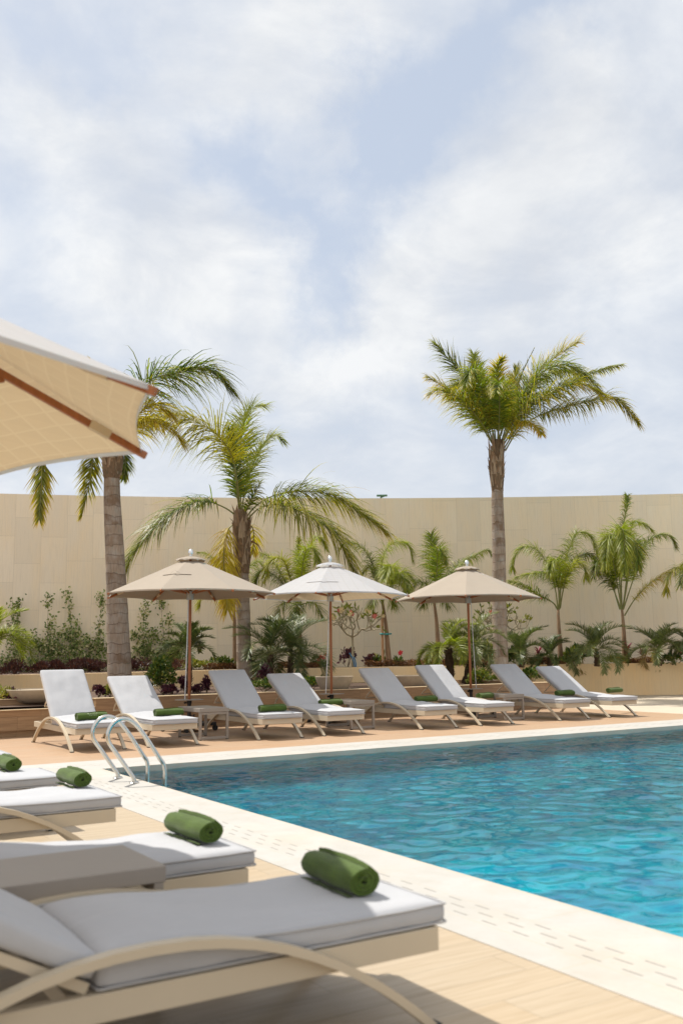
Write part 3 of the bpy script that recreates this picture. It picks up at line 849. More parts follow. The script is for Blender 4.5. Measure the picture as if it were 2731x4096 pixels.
    if strap_at is not None:
        k, bb = strap_at; m = MB(); vs = []; fs = []; m.uv = []
        n = 16
        for i in range(n + 1):
            a = -.42 + .84 * i / n
            kk, aa = (k, a) if a >= 0 else ((k - 1) % 8, 1 + a)
            p = surf(kk, aa, bb); lift = .010 + (.05 * max(0, 1 - abs(a) / .16) * (1 + .5 * sin(a * 60)) if abs(a) < .16 else 0)
            o2 = Vector((p.x, p.y, 0)).normalized()
            vs += [p + Vector((0, 0, lift)), p + o2 * .035 + Vector((0, 0, lift - .012))]; m.uv += [(a, 0), (a, .04)]
        fs = [(2 * i, 2 * i + 1, 2 * i + 3, 2 * i + 2) for i in range(n)]
        m.add(vs, fs); m.build('tie_strap', cloth, cn, smooth=True)
    return t
parasol(2.89, 4.43, 'taupe parasol with a bunched tie strap, left of the white parasol', M['taupe'], M['taupe'], base_rot=.3, strap_at=(5, .52), cord_ang=215, cord_out=.08)
parasol(5.70, 4.55, 'white checked parasol standing between the two taupe parasols', M['whitecloth'], M['tanlining'], base_rot=.1, zt=2.265, za=2.82, strap_at=(5, .40), cord_ang=215, cord_out=.2)
parasol(8.87, 4.47, 'taupe parasol in front of the ringed right palm trunk', M['taupe'], M['taupe'], base_rot=.2, zt=2.28, za=2.86, cord_ang=-20, cord_out=.05)
parasol(-3.347, -6.406, 'big close parasol at the left edge showing its tan checked underside', M['whitecloth'], M['tanlining'], R=1.437, zt=2.168, za=2.81)

# ------------------------------------------------------------------ pool ladder
ld = empty('pool_ladder', (0, -1.15, 0)); tag(ld, 'polished steel pool ladder curving over the pool corner', 'ladder')
prof = [(-.135, 0), (-.14, .05), (-.175, .10), (-.24, .19), (-.32, .30), (-.385, .39), (-.405, .45), (-.398, .51), (-.36, .575), (-.295, .615), (-.22, .613), (-.15, .575), (-.10, .525), (-.03, .44), (.05, .325), (.12, .22), (.16, .165), (.175, .11), (.178, .04), (.178, -.3), (.178, -.95)]
for s in (-1, 1):
    path = smooth_path([Vector((px, s * .235, pz)) for px, pz in prof], 4)
    m = MB(); m.tube(path, .0205, 14); rl = m.build('handrail', M['steel'], ld, smooth=True, auto=50)
    m = MB(); m.lathe([(.048, .005), (.048, .012), (.038, .02), (.022, .024)], 24, (-.135, s * .235, 0)); m.build('flange', M['steel'], rl, smooth=True, auto=40)
for z in (-.30, -.58, -.86):
    m = MB(); m.box((.18, 0, z), (.08, .43, .025)); m.build('step', M['steel'], ld)

# ------------------------------------------------------------------ foliage tools
DOWN = Vector((0, 0, -1))
def catmull(pts, m):
    pts = [Vector(p) for p in pts]
    if len(pts) == 2: pts = [pts[0], pts[0].lerp(pts[1], .5), pts[1]]
    ps = smooth_path(pts, 8); 
    L = [0]
    for i in range(1, len(ps)): L.append(L[-1] + (ps[i] - ps[i - 1]).length)
    out = []; j = 0
    for i in range(m + 1):
        d = L[-1] * i / m
        while j < len(L) - 2 and L[j + 1] < d: j += 1
        s = (d - L[j]) / max(1e-9, L[j + 1] - L[j]); out.append(ps[j].lerp(ps[j + 1], min(1, max(0, s))))
    return out, L[-1]

def frond(pts, parent, mat, L=.6, per=58, w=.026, droop=.9, tint=0, tip=.35, start=.14, fluff=.72, vee=.35, r0=.022, rmat='rachis', shade=.5, fwd=(30, 62), gap=0, seed=None, segs=5, lk=1.4):
    rnd = random.Random(seed if seed is not None else random.random())
    L *= lk
    P, LL = catmull(pts, 40)
    n = max(14, int(LL * per))
    m = MB()
    m.tube(P, [r0 * (1 - .86 * i / 40) for i in range(41)], 5, 1, tint=0)
    for i in range(n):
        s = start + (1 - start) * (i + rnd.random() * .6) / n
        if gap and rnd.random() < gap: continue
        k = min(39, int(s * 40)); f = s * 40 - k
        p = P[k].lerp(P[k + 1], min(1, f)); T = (P[k + 1] - P[k]).normalized()
        side = T.cross(Vector((0, 0, 1)))
        if side.length < .15: side = T.cross(FH)
        side.normalize(); up = side.cross(T).normalized()
        q = (s - start) / (1 - start)
        prof = min(1, .55 + 1.6 * q) * (1 - .62 * q ** 2.2)
        for sg in (-1, 1):
            v = vee + rnd.uniform(-fluff, fluff)
            A_ = rad(fwd[0] + (fwd[1] - fwd[0]) * q + rnd.uniform(-8, 8))
            out = side * sg * cos(v) + up * sin(v)
            d = (out * cos(A_) + T * sin(A_)).normalized()
            ln = L * prof * rnd.uniform(.65, 1.15)
            pp = p.copy(); vs = []; ts = []; dr = droop * rnd.uniform(.35, 1.5)
            ww = w * rnd.uniform(.8, 1.15)
            wd = d.cross(up + side * rnd.uniform(-.6, .6)).normalized()
            tt = tint + rnd.uniform(-.08, .08) + (.25 if rnd.random() < .06 else 0)
            tipd = tip * rnd.uniform(.3, 1.5)
            for g in range(segs + 1):
                u = g / segs
                wv = ww * (.7 + .6 * u if u < .5 else max(.04, 1.0 - (u - .5) * 1.95)) * .5
                vs += [pp + wd * wv, pp - wd * wv]
                tv = min(1, max(0, tt + tipd * max(0, u - .35) * 1.2 * (.3 + q))); ts += [tv, tv]
                d = (d + DOWN * dr * (.12 + .55 * u) * (1.15 - max(0, -d.z))).normalized()
                pp = pp + d * (ln / segs)
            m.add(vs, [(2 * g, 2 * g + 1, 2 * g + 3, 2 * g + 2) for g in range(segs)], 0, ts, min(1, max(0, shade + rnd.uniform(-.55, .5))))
    return m.build('frond', [mat, M[rmat]], parent, attrs=True)

def pix(pts, D): return [A(p[0], p[1], D + (p[2] if len(p) > 2 else 0)) for p in pts]

def palm_trunk(name, prof, D, parent, base, mat, ragged=0, nz=6, boots=0):
    """prof: (x, y, width) in photo pixels from the base up"""
    ctr = [A(x, y, D) - base for x, y, w in prof]; rs = [w * K * D / FPX / 2 for x, y, w in prof]
    P, LL = catmull(ctr, 60)
    m = MB(); n = 22; vs = []; fs = []
    Ls = [0]
    for i in range(1, len(ctr)): Ls.append(Ls[-1] + (ctr[i] - ctr[i - 1]).length)
    for i, p in enumerate(P):
        d = Ls[-1] * i / 60; j = 0
        while j < len(Ls) - 2 and Ls[j + 1] < d: j += 1
        s = min(1, (d - Ls[j]) / (Ls[j + 1] - Ls[j])); r = rs[j] + (rs[j + 1] - rs[j]) * s
        for k in range(n):
            a = 2 * PI * k / n
            rr = r * (1 + .035 * noise.noise(Vector((cos(a) * 1.5, sin(a) * 1.5, p.z * 5))) + ragged * noise.noise(Vector((cos(a) * 3, sin(a) * 3, p.z * 3))))
            vs.append(p + Vector((cos(a) * rr, sin(a) * rr, 0)))
    for i in range(60):
        for k in range(n): k2 = (k + 1) % n; fs.append((i * n + k, i * n + k2, (i + 1) * n + k2, (i + 1) * n + k))
    fs.append(tuple(range(60 * n, 61 * n))); m.add(vs, fs)
    if boots:
        for b in range(boots):
            i = int(0 + 48 * (b + R_(0, 1)) / boots); p = P[i]; a = b * 2.4 + R_(-.4, .4); dr = Vector((cos(a), sin(a), 0))
            d = Ls[-1] * i / 60; j = 0
            while j < len(Ls) - 2 and Ls[j + 1] < d: j += 1
            r = (rs[j] + (rs[j + 1] - rs[j]) * min(1, (d - Ls[j]) / (Ls[j + 1] - Ls[j]))) * R_(.93, 1.0)
            q = p + dr * r; wd = Vector((-sin(a), cos(a), 0)) * R_(.05, .10); h = R_(.25, .6)
            o1 = dr * R_(.0, .03); o2 = dr * R_(.02, .13) + wd * R_(-.6, .6)
            m.add([q - wd, q + wd, q + wd * .7 + o1 + Vector((0, 0, h * .6)), q - wd * .7 + o1 + Vector((0, 0, h * .6)), q + o2 + Vector((0, 0, h))], [(0, 1, 2, 3), (3, 2, 4)], 1 + b % 2)
    return m.build(name, mat, parent, smooth=True, auto=45)

def big_palm(label, D, base_px, trunk, crown, fronds, z0=.46, category='palm tree', lk=1.4):
    b = A(base_px[0], base_px[1], D); b.z = z0
    t = empty('palm_tree', b); tag(t, label, category, 'tall ringed palms')
    palm_trunk('trunk', trunk, D, t, b, M['trunk'])
    palm_trunk('crown_shaft', crown, D, t, b, [M['bootdark'], M['boot'], M['bootgrey']], .10, boots=60)
    for pts, kw in fronds:
        o = frond([p - b for p in pix(pts, D)], t, M[kw.pop('mat', 'palm')], lk=lk, **kw)
    return t
Y = dict
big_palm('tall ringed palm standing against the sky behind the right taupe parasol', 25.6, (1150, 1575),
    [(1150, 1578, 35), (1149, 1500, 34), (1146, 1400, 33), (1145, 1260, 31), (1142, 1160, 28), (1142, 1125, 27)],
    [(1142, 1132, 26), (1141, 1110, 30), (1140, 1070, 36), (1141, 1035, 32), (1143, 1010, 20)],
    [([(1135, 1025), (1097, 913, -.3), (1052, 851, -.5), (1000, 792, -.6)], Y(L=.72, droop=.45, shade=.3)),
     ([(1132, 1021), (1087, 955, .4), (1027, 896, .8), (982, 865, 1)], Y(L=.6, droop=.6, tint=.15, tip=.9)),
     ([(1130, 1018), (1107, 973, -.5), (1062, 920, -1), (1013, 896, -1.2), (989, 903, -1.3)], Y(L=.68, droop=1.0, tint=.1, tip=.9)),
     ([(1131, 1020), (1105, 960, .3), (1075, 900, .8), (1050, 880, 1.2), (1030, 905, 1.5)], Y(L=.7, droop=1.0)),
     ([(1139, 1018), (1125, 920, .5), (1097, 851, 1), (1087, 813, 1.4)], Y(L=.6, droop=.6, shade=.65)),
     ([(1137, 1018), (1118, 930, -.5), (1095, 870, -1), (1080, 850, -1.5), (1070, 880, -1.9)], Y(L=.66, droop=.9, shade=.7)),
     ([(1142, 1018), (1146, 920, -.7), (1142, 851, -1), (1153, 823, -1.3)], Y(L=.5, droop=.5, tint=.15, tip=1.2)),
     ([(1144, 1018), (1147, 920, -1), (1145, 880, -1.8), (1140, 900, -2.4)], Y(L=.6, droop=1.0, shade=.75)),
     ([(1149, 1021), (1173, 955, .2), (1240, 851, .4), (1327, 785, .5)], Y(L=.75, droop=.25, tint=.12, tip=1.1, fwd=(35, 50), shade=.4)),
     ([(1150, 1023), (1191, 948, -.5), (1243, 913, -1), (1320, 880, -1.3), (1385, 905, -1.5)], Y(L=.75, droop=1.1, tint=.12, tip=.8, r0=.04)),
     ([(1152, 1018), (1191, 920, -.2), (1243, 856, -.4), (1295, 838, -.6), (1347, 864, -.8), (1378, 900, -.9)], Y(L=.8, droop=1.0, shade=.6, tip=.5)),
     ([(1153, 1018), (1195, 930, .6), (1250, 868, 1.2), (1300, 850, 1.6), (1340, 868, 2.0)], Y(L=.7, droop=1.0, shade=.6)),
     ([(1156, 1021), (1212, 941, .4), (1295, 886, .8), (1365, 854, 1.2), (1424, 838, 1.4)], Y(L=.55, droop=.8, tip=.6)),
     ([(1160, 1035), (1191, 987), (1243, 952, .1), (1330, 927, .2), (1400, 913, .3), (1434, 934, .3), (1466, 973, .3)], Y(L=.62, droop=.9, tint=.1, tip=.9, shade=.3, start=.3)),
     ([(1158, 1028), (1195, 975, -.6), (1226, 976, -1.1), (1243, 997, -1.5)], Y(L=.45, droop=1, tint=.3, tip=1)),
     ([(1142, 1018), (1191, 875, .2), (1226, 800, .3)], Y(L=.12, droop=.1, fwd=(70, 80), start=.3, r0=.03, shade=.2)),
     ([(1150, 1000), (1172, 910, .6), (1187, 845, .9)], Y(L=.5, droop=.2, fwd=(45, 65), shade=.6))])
big_palm('shorter drooping palm with yellow fronds between the left and white parasols', 24.5, (563, 1585),
    [(563, 1590, 36), (560, 1500, 34), (558, 1400, 32), (556, 1310, 30)],
    [(556, 1318, 31), (556, 1290, 36), (555, 1240, 41), (554, 1200, 38), (554, 1170, 22)],
    [([(553, 1178), (552, 1060, .1), (556, 985, .3), (578, 938, .5), (606, 932, .6)], Y(L=.6, droop=.5, shade=.75, mat='palm_bright', fwd=(35, 60))),
     ([(555, 1172), (568, 1100, .4), (600, 1030, .8), (630, 1000, 1.0), (648, 1012, 1.1)], Y(L=.5, droop=.6, shade=.7, mat='palm_bright')),
     ([(549, 1172), (541, 1100, -.3), (534, 1030, -.4), (529, 985, -.5)], Y(L=.35, droop=.4, shade=.4)),
     ([(551, 1175), (545, 1110, -.5), (533, 1050, -.9), (500, 1000, -1.2), (450, 968, -1.4), (400, 952, -1.5), (345, 965, -1.6)], Y(L=.95, droop=1.3, tint=.27, tip=-.2, shade=.35, start=.34, per=50)),
     ([(548, 1190), (520, 1168, -.3), (476, 1151, -.7), (440, 1156, -1), (385, 1186, -1.3), (348, 1222, -1.5), (311, 1266, -1.6), (289, 1310, -1.7)], Y(L=.75, droop=1.1, shade=.55, tip=.4, start=.2)),
     ([(560, 1199), (581, 1168), (619, 1142, .1), (671, 1129, .2), (735, 1130, .2), (773, 1142, .2), (812, 1168, .2), (850, 1194, .2), (883, 1219, .2)], Y(L=.85, droop=1.15, shade=.5, tint=.08, tip=.9, start=.24)),
     ([(563, 1199), (594, 1168, -.6), (632, 1159, -1), (676, 1168, -1.4), (722, 1194, -1.7), (760, 1219, -1.9), (794, 1270, -2), (812, 1309, -2)], Y(L=.95, droop=1.3, shade=.45, tint=.1, tip=.5, start=.22)),
     ([(542, 1205), (525, 1215, -.2), (514, 1270, -.3), (517, 1340, -.3), (522, 1400, -.3)], Y(L=.6, droop=1.5, tint=.5, tip=.4, start=.1)),
     ([(566, 1205), (580, 1212, .3), (583, 1240, .4), (580, 1275, .4)], Y(L=.35, droop=1.5, tint=.5, tip=.5, gap=.5)),
     ([(567, 1240), (590, 1250), (604, 1272)], Y(L=.04, droop=1, per=4, tint=1, rmat='dryrachis', r0=.03)),
     ([(561, 1183), (578, 1147, -.3), (596, 1111, -.4)], Y(L=.3, droop=1.2, tint=.05, shade=.1))], lk=1.7)
big_palm('thick leaning ringed palm half hidden by the close parasol', 20.5, (276, 1600),
    [(277, 1610, 56), (275, 1545, 54), (270, 1430, 50), (267, 1340, 46), (260, 1200, 41), (257, 1135, 38), (257, 1092, 36)],
    [(257, 1100, 36), (258, 1080, 45), (260, 1045, 48), (262, 1000, 34), (262, 965, 22)],
    [([(262, 1030), (300, 920, -.3), (345, 872, -.5), (400, 858, -.6), (458, 846, -.7), (494, 856, -.8), (527, 893, -.8)], Y(L=1.0, droop=1.1, shade=.4, start=.25, tip=.3, per=62)),
     ([(255, 1030), (190, 960, -.2), (130, 985, -.4), (100, 1050, -.5), (95, 1120, -.5), (90, 1192, -.5)], Y(L=.5, droop=.9, shade=.3, tint=.1, tip=.9)),
     ([(258, 1030), (228, 1015, .3), (212, 1060, .5), (205, 1113, .6), (186, 1188, .6)], Y(L=.42, droop=.9, shade=.35, tint=.12, tip=.8)),
     ([(262, 1020), (250, 940, .3), (230, 870, .5), (205, 824, .6)], Y(L=.25, droop=.4, tint=.45)),
     ([(265, 1035), (282, 1035, .3), (288, 1060, .4), (284, 1100, .5)], Y(L=.3, droop=1.2, shade=.4)),
     ([(262, 1030), (310, 960, -.2), (352, 930, -.3), (392, 950, -.3)], Y(L=.85, droop=1.2, tint=.5, tip=.2)),
     ([(262, 1030), (300, 985, -.5), (345, 968, -.7), (392, 985, -.8), (420, 1020, -.8)], Y(L=.6, droop=1.2, tint=.42, tip=.2)),
     ([(258, 1030), (170, 930, .5), (80, 900, .8), (20, 960, 1)], Y(L=.6, droop=1))])

# small feathery palms against the wall
def small_palm(label, D, trunk, fronds, r=(.055, .035), fork=True):
    bx, by = trunk[0]; b = A(bx, by, D); b.z = .80
    t = empty('feather_palm', b); tag(t, label, 'palm', 'young feather palms along the wall')
    pts = [A(x, y, D) - b for x, y in trunk]; pts[0] = Vector((0, 0, 0))
    P, LL = catmull(pts, 12); m = MB(); m.tube(P, [r[0] * 1.6 + (r[1] - r[0] * 1.6) * i / 12 for i in range(13)], 9)
    m.build('trunk', M['boot'], t, smooth=True)
    for pts, kw in fronds:
        kw.setdefault('L', .5); kw.setdefault('droop', 1.25); kw.setdefault('w', .0165); kw.setdefault('per', 74); kw.setdefault('lk', 1.25); kw.setdefault('start', .28); kw.setdefault('tip', .25)
        frond([p - b for p in pix(pts, D)], t, M[kw.pop('mat', 'palm_bright')], **kw)
    return t
small_palm('feather palm with arching fronds, right of the ringed palm trunk', 27.2, [(1287, 1505), (1284, 1460), (1281, 1400)],
    [([(1281, 1406), (1274, 1349), (1254, 1291), (1228, 1260), (1197, 1257), (1180, 1286), (1177, 1308)], Y(shade=.6)),
     ([(1280, 1400), (1268, 1383, -.2), (1234, 1366, -.4), (1200, 1345, -.6), (1171, 1335, -.6)], Y(shade=.4)),
     ([(1283, 1400), (1281, 1349, -.2), (1262, 1320, -.5), (1228, 1317, -.7), (1186, 1325, -.8)], Y(shade=.5)),
     ([(1284, 1400), (1291, 1320, .2), (1306, 1263, .3), (1328, 1223, .4), (1357, 1234, .4), (1371, 1277, .4)], Y(shade=.5, L=.55)),
     ([(1286, 1397), (1297, 1334, -.4), (1314, 1297, -.7), (1337, 1297, -.8), (1346, 1331, -.8)], Y(shade=.4, tint=.15, L=.5)),
     ([(1283, 1397), (1286, 1330, -.4), (1280, 1290, -.7), (1268, 1290, -1), (1262, 1320, -1.2)], Y(shade=.5, L=.45)),
     ([(1285, 1397), (1300, 1330), (1330, 1280, .1), (1360, 1275, .2), (1375, 1320, .2)], Y(shade=.3, mat='palm', L=.5))])
small_palm('tallest feather palm on the wall, its top frond reaching the wall top', 27.2, [(1433, 1508), (1432, 1450), (1428, 1400)],
    [([(1428, 1400), (1426, 1320), (1428, 1234), (1437, 1177), (1440, 1138)], Y(mat='palm', shade=.6, L=.42, droop=1.0)),
     ([(1427, 1397), (1420, 1291, -.3), (1423, 1223, -.6), (1430, 1217, -.9), (1434, 1260, -1.2), (1434, 1310, -1.3)], Y(L=.65, shade=.65)),
     ([(1427, 1397), (1410, 1300, -.3), (1402, 1235, -.6), (1395, 1240, -.8), (1390, 1300, -1)], Y(L=.6, shade=.6)),
     ([(1431, 1400), (1457, 1320, .1), (1474, 1263, .2), (1506, 1231, .3), (1537, 1231, .3), (1551, 1257, .3)], Y(mat='palm', shade=.6, L=.5)),
     ([(1430, 1400), (1443, 1291), (1451, 1206), (1477, 1203, .1), (1497, 1220, .1)], Y(shade=.8, L=.5)),
     ([(1430, 1400), (1445, 1310, -.5), (1455, 1250, -.9), (1462, 1255, -1.1), (1465, 1310, -1.3)], Y(mat='palm', shade=.7, L=.55)),
     ([(1426, 1400), (1406, 1349, -.1), (1383, 1309, -.3), (1371, 1291, -.4), (1363, 1326, -.5)], Y(mat='palm', shade=.5, L=.5)),
     ([(1423, 1400), (1409, 1349), (1400, 1277, .2), (1392, 1240, .2), (1380, 1250, .2)], Y(mat='palm', shade=.6)),
     ([(1434, 1414), (1457, 1377, -.2), (1486, 1346, -.3), (1520, 1320, -.4), (1543, 1314, -.4)], Y(tint=.5, tip=1, L=.38, shade=.4))])
small_palm('feather palm cut off by the right edge of the view', 27.0, [(1602, 1508), (1601, 1450), (1600, 1400)],
    [([(1600, 1400), (1590, 1340, -.2), (1560, 1305, -.4), (1535, 1325, -.5), (1530, 1360, -.5)], Y(tint=.1, tip=.6, mat='palm', shade=.6)),
     ([(1600, 1400), (1600, 1330, -.4), (1580, 1305, -.7), (1562, 1345, -.9)], Y(mat='palm', shade=.5)),
     ([(1600, 1400), (1597, 1320, .2), (1585, 1290, .3), (1568, 1295, .3)], Y(tint=.15)),
     ([(1600, 1400), (1620, 1330), (1650, 1300), (1670, 1330)], Y()), ([(1600, 1400), (1605, 1300), (1610, 1240), (1620, 1210)], Y())])
sp4 = small_palm('bright feather palm tied to a timber stake, right of the white parasol', 27.0, [(893, 1510), (886, 1440), (877, 1378)],
    [([(876, 1377), (875, 1313), (884, 1268), (907, 1245), (936, 1252), (947, 1286)], Y(shade=.9, L=.5)),
     ([(878, 1377), (891, 1336, -.5), (898, 1305, -1), (893, 1303, -1.3), (885, 1330, -1.6)], Y(shade=.7, L=.6)),
     ([(878, 1377), (900, 1340, -.4), (918, 1318, -.7), (930, 1335, -1), (935, 1360, -1.2)], Y(shade=.6, L=.55)),
     ([(879, 1377), (907, 1336, .2), (929, 1313, .3), (950, 1336, .3)], Y(mat='palm', shade=.6)),
     ([(875, 1377), (863, 1336), (850, 1302, .1), (836, 1313, .2)], Y(mat='palm', shade=.6)),
     ([(876, 1377), (860, 1310, .2), (835, 1262, .3), (800, 1245, .3), (783, 1258, .3)], Y(mat='palm', shade=.6, L=.45)),
     ([(877, 1381), (895, 1368, -.3), (903, 1392, -.4)], Y(shade=.4)), ([(877, 1381), (862, 1368, -.3), (856, 1392, -.4)], Y(shade=.4))])
small_palm('dark upright feather palm left of the right parasol top', 27.2, [(1006, 1512), (1003, 1440), (996, 1380)],
    [([(997, 1379), (1000, 1313), (995, 1268), (989, 1227)], Y(mat='palm', shade=.75, L=.6, droop=.7)),
     ([(998, 1379), (1003, 1310, -.4), (1005, 1270, -.6), (1012, 1262, -.7), (1020, 1290, -.8)], Y(mat='palm', shade=.7, L=.5)),
     ([(1000, 1379), (1018, 1336), (1043, 1313, .1)], Y(mat='palm', shade=.5)),
     ([(1000, 1377), (1031, 1325), (1054, 1295, .2), (1088, 1277, .3), (1118, 1263, .3), (1127, 1276, .3)], Y(shade=.4, L=.4)),
     ([(995, 1379), (982, 1347, -.2), (963, 1336, -.3), (950, 1350, -.3)], Y(mat='palm', shade=.5)),
     ([(1004, 1381), (1018, 1377, -.3), (1027, 1393, -.4)], Y(mat='palm')), ([(994, 1381), (980, 1374, -.3), (972, 1390, -.4)], Y(mat='palm'))])
small_palm('yellow green feather palm hidden behind the white parasol canopy', 27.0, [(690, 1510), (688, 1450), (685, 1388)],
    [([(683, 1386), (660, 1309, -.2), (645, 1283, -.4), (619, 1291, -.5), (607, 1335, -.6)], Y(tint=.2, shade=.7, L=.5)),
     ([(684, 1386), (683, 1310), (684, 1270), (686, 1235)], Y(shade=.6, L=.3)),
     ([(690, 1386), (701, 1296), (717, 1245), (735, 1235, .2), (748, 1260, .3)], Y(shade=.8, L=.5)),
     ([(688, 1386), (695, 1300, -.3), (705, 1262, -.5), (722, 1262, -.6), (730, 1300, -.7)], Y(shade=.8, L=.5)),
     ([(680, 1386), (640, 1330, .1), (600, 1310, .2), (585, 1345, .3)], Y(mat='palm', shade=.5)),
     ([(680, 1386), (640, 1310, .2), (610, 1275, .3), (580, 1268, .4)], Y(shade=.7, L=.4)),
     ([(686, 1390), (652, 1385, -.3), (636, 1415, -.5)], Y(mat='palm', shade=.6)), ([(686, 1390), (720, 1385, -.3), (738, 1415, -.4)], Y(mat='palm', shade=.6)),
     ([(686, 1390), (682, 1388, -.5), (680, 1420, -.7)], Y(mat='palm', shade=.6))])
small_palm('feather palm with yellow hanging fronds behind the left taupe parasol', 26.5, [(541, 1510), (539, 1460), (537, 1392)],
    [([(537, 1390), (510, 1310), (480, 1275), (455, 1268)], Y(shade=.6, L=.3)),
     ([(537, 1390), (505, 1355, -.2), (470, 1360, -.3), (457, 1395, -.3)], Y(tint=.15, shade=.7)),
     ([(536, 1395), (528, 1330, -.2), (521, 1325, -.3), (519, 1380, -.4)], Y(tint=.5, L=.45)),
     ([(538, 1395), (545, 1330, -.2), (552, 1330, -.3), (552, 1380, -.4)], Y(tint=.5, L=.4)),
     ([(538, 1390), (560, 1320, .2), (590, 1290, .2), (610, 1310, .2)], Y(shade=.6))])

# pygmy date palms
def date_palm(label, c, D, R0, n=16, base=None, mat='date', tint=0, seed=1, z0=.80, shade=.5, trunk_r=.075, dead=0, top=True):
    rnd = random.Random(seed)
    cp = A(c[0], c[1], D); b = cp.copy() if base is None else A(base[0], base[1], D); b.z = z0
    t = empty('date_palm', b); tag(t, label, 'palm', 'low date palms in the planting beds')
    q = cp - b
    m = MB(); P, LL = catmull([Vector((0, 0, 0)), q * .5 + Vector((.02, 0, 0)), q], 10)
    m.tube(P, [trunk_r * (1 + .15 * sin(i * 2.2)) for i in range(11)], 10)
    for k in range(46):
        i = rnd.randint(0, 9); a = rnd.uniform(0, 2 * PI); d = Vector((cos(a), sin(a), 0)); p = P[i].lerp(P[i + 1], rnd.random()) + d * trunk_r * .9
        wd = Vector((-sin(a), cos(a), 0)) * .022
        m.add([p - wd, p + wd, p + d * .07 + Vector((0, 0, .07))], [(0, 1, 2)])
    m.build('trunk', M['datetrunk'], t)
    for k in range(n):
        a = 2 * PI * k / n * 2.4 + rnd.uniform(-.2, .2); el = rnd.choice([75, 60, 45, 30, 15]) + rnd.uniform(-8, 8)
        if k == 0 and top: el = 84
        LL = R0 * rnd.uniform(.85, 1.1); pts = [q]; e = rad(el); p = q.copy()
        for s in range(6):
            p = p + Vector((cos(a) * cos(e), sin(a) * cos(e), sin(e))) * LL / 6; pts.append(p.copy()); e -= rad(13 + 7 * (el < 60) + rnd.uniform(-2, 4))
        dd = k >= n - dead
        if dd:
            pts = [q]; p = q.copy(); e = rad(20)
            for s in range(6): p = p + Vector((cos(a) * cos(e), sin(a) * cos(e), sin(e))) * LL / 7; pts.append(p.copy()); e -= rad(26)
        frond(pts, t, M[mat], L=R0 * .28, per=80 / R0 * 1.1, w=.0145, droop=.28, tint=(.75 if dd else tint), tip=.15, start=.18, fluff=.35, vee=.45, r0=.011, fwd=(25, 55), shade=shade, segs=2, lk=1.1, seed=rnd.random(), rmat='dryrachis' if dd else 'rachis')
    return t
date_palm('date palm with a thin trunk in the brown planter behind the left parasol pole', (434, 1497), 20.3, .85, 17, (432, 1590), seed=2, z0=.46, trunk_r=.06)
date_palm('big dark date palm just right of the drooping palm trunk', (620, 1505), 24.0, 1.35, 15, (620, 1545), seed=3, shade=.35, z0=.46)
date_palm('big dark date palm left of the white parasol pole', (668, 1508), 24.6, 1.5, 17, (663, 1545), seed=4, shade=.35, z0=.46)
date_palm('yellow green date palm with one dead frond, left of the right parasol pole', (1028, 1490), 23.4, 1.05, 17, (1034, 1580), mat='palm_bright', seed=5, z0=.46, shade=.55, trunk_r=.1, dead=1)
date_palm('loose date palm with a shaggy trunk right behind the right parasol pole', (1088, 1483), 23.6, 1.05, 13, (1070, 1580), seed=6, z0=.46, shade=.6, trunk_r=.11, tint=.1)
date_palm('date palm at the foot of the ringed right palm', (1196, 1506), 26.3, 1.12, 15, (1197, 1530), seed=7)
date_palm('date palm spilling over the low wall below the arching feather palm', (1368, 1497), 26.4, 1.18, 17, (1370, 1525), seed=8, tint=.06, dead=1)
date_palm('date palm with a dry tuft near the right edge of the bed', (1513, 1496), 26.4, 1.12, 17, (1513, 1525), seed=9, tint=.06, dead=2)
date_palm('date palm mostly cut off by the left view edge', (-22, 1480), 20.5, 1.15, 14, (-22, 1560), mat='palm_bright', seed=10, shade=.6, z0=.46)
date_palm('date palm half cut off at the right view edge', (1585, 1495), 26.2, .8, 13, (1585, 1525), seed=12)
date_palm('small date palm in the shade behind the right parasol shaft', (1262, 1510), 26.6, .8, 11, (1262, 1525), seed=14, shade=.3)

# leaf clusters
def leaf(m, p, n, up, L, W, tint, shade):
    n = n.normalized(); s = n.cross(up)
    if s.length < .05: s = n.cross(Vector((1, 0, .3)))
    s.normalize(); 
    a = p + n * L * .5 + up * L * .06; m.add([p, a + s * W / 2, p + n * L, a - s * W / 2], [(0, 1, 2, 3)], 0, tint, shade)
def rv(rnd): 
    v = Vector((rnd.gauss(0, 1), rnd.gauss(0, 1), rnd.gauss(0, 1))); return v.normalized()
def bush(name, label, cat, p, rx, rz, n, mat, L, W, group=None, seed=0, ry=None, stems=6, tint=0, spiky=False):
    rnd = random.Random(seed); t = empty(name, p); tag(t, label, cat, group)
    m = MB(); s = MB()
    lobes = [(Vector((rnd.uniform(-.6, .6) * rx, rnd.uniform(-.6, .6) * (ry or rx), rnd.uniform(.25, .8) * rz)), rnd.uniform(.3, .55)) for _ in range(7)]
    for c, r in lobes[:stems]: s.tube([(0, 0, 0), c * .5 + Vector((.01, 0, 0)), c], [.008, .006, .003], 5)
    for i in range(n):
        c, r = rnd.choice(lobes); d = rv(rnd); d.z = abs(d.z) * .9 - .2
        q = c + Vector((d.x * rx * r, d.y * (ry or rx) * r, d.z * rz * r)) * rnd.uniform(.55, 1.05)
        if q.z < .01: q.z = .01
        nn = (d + rv(rnd) * .7 + Vector((0, 0, .5 if not spiky else 1.1))); leaf(m, q, nn, rv(rnd), L * rnd.uniform(.7, 1.2), W * rnd.uniform(.7, 1.2), max(0, tint + (rnd.random() ** 3) * .5), rnd.random())
    m.build('foliage', mat, t, attrs=True); s.build('stem', M['stem'], t)
    return t
def onbed(x, y, D, z): p = A(x, y, D); p.z = z; return p

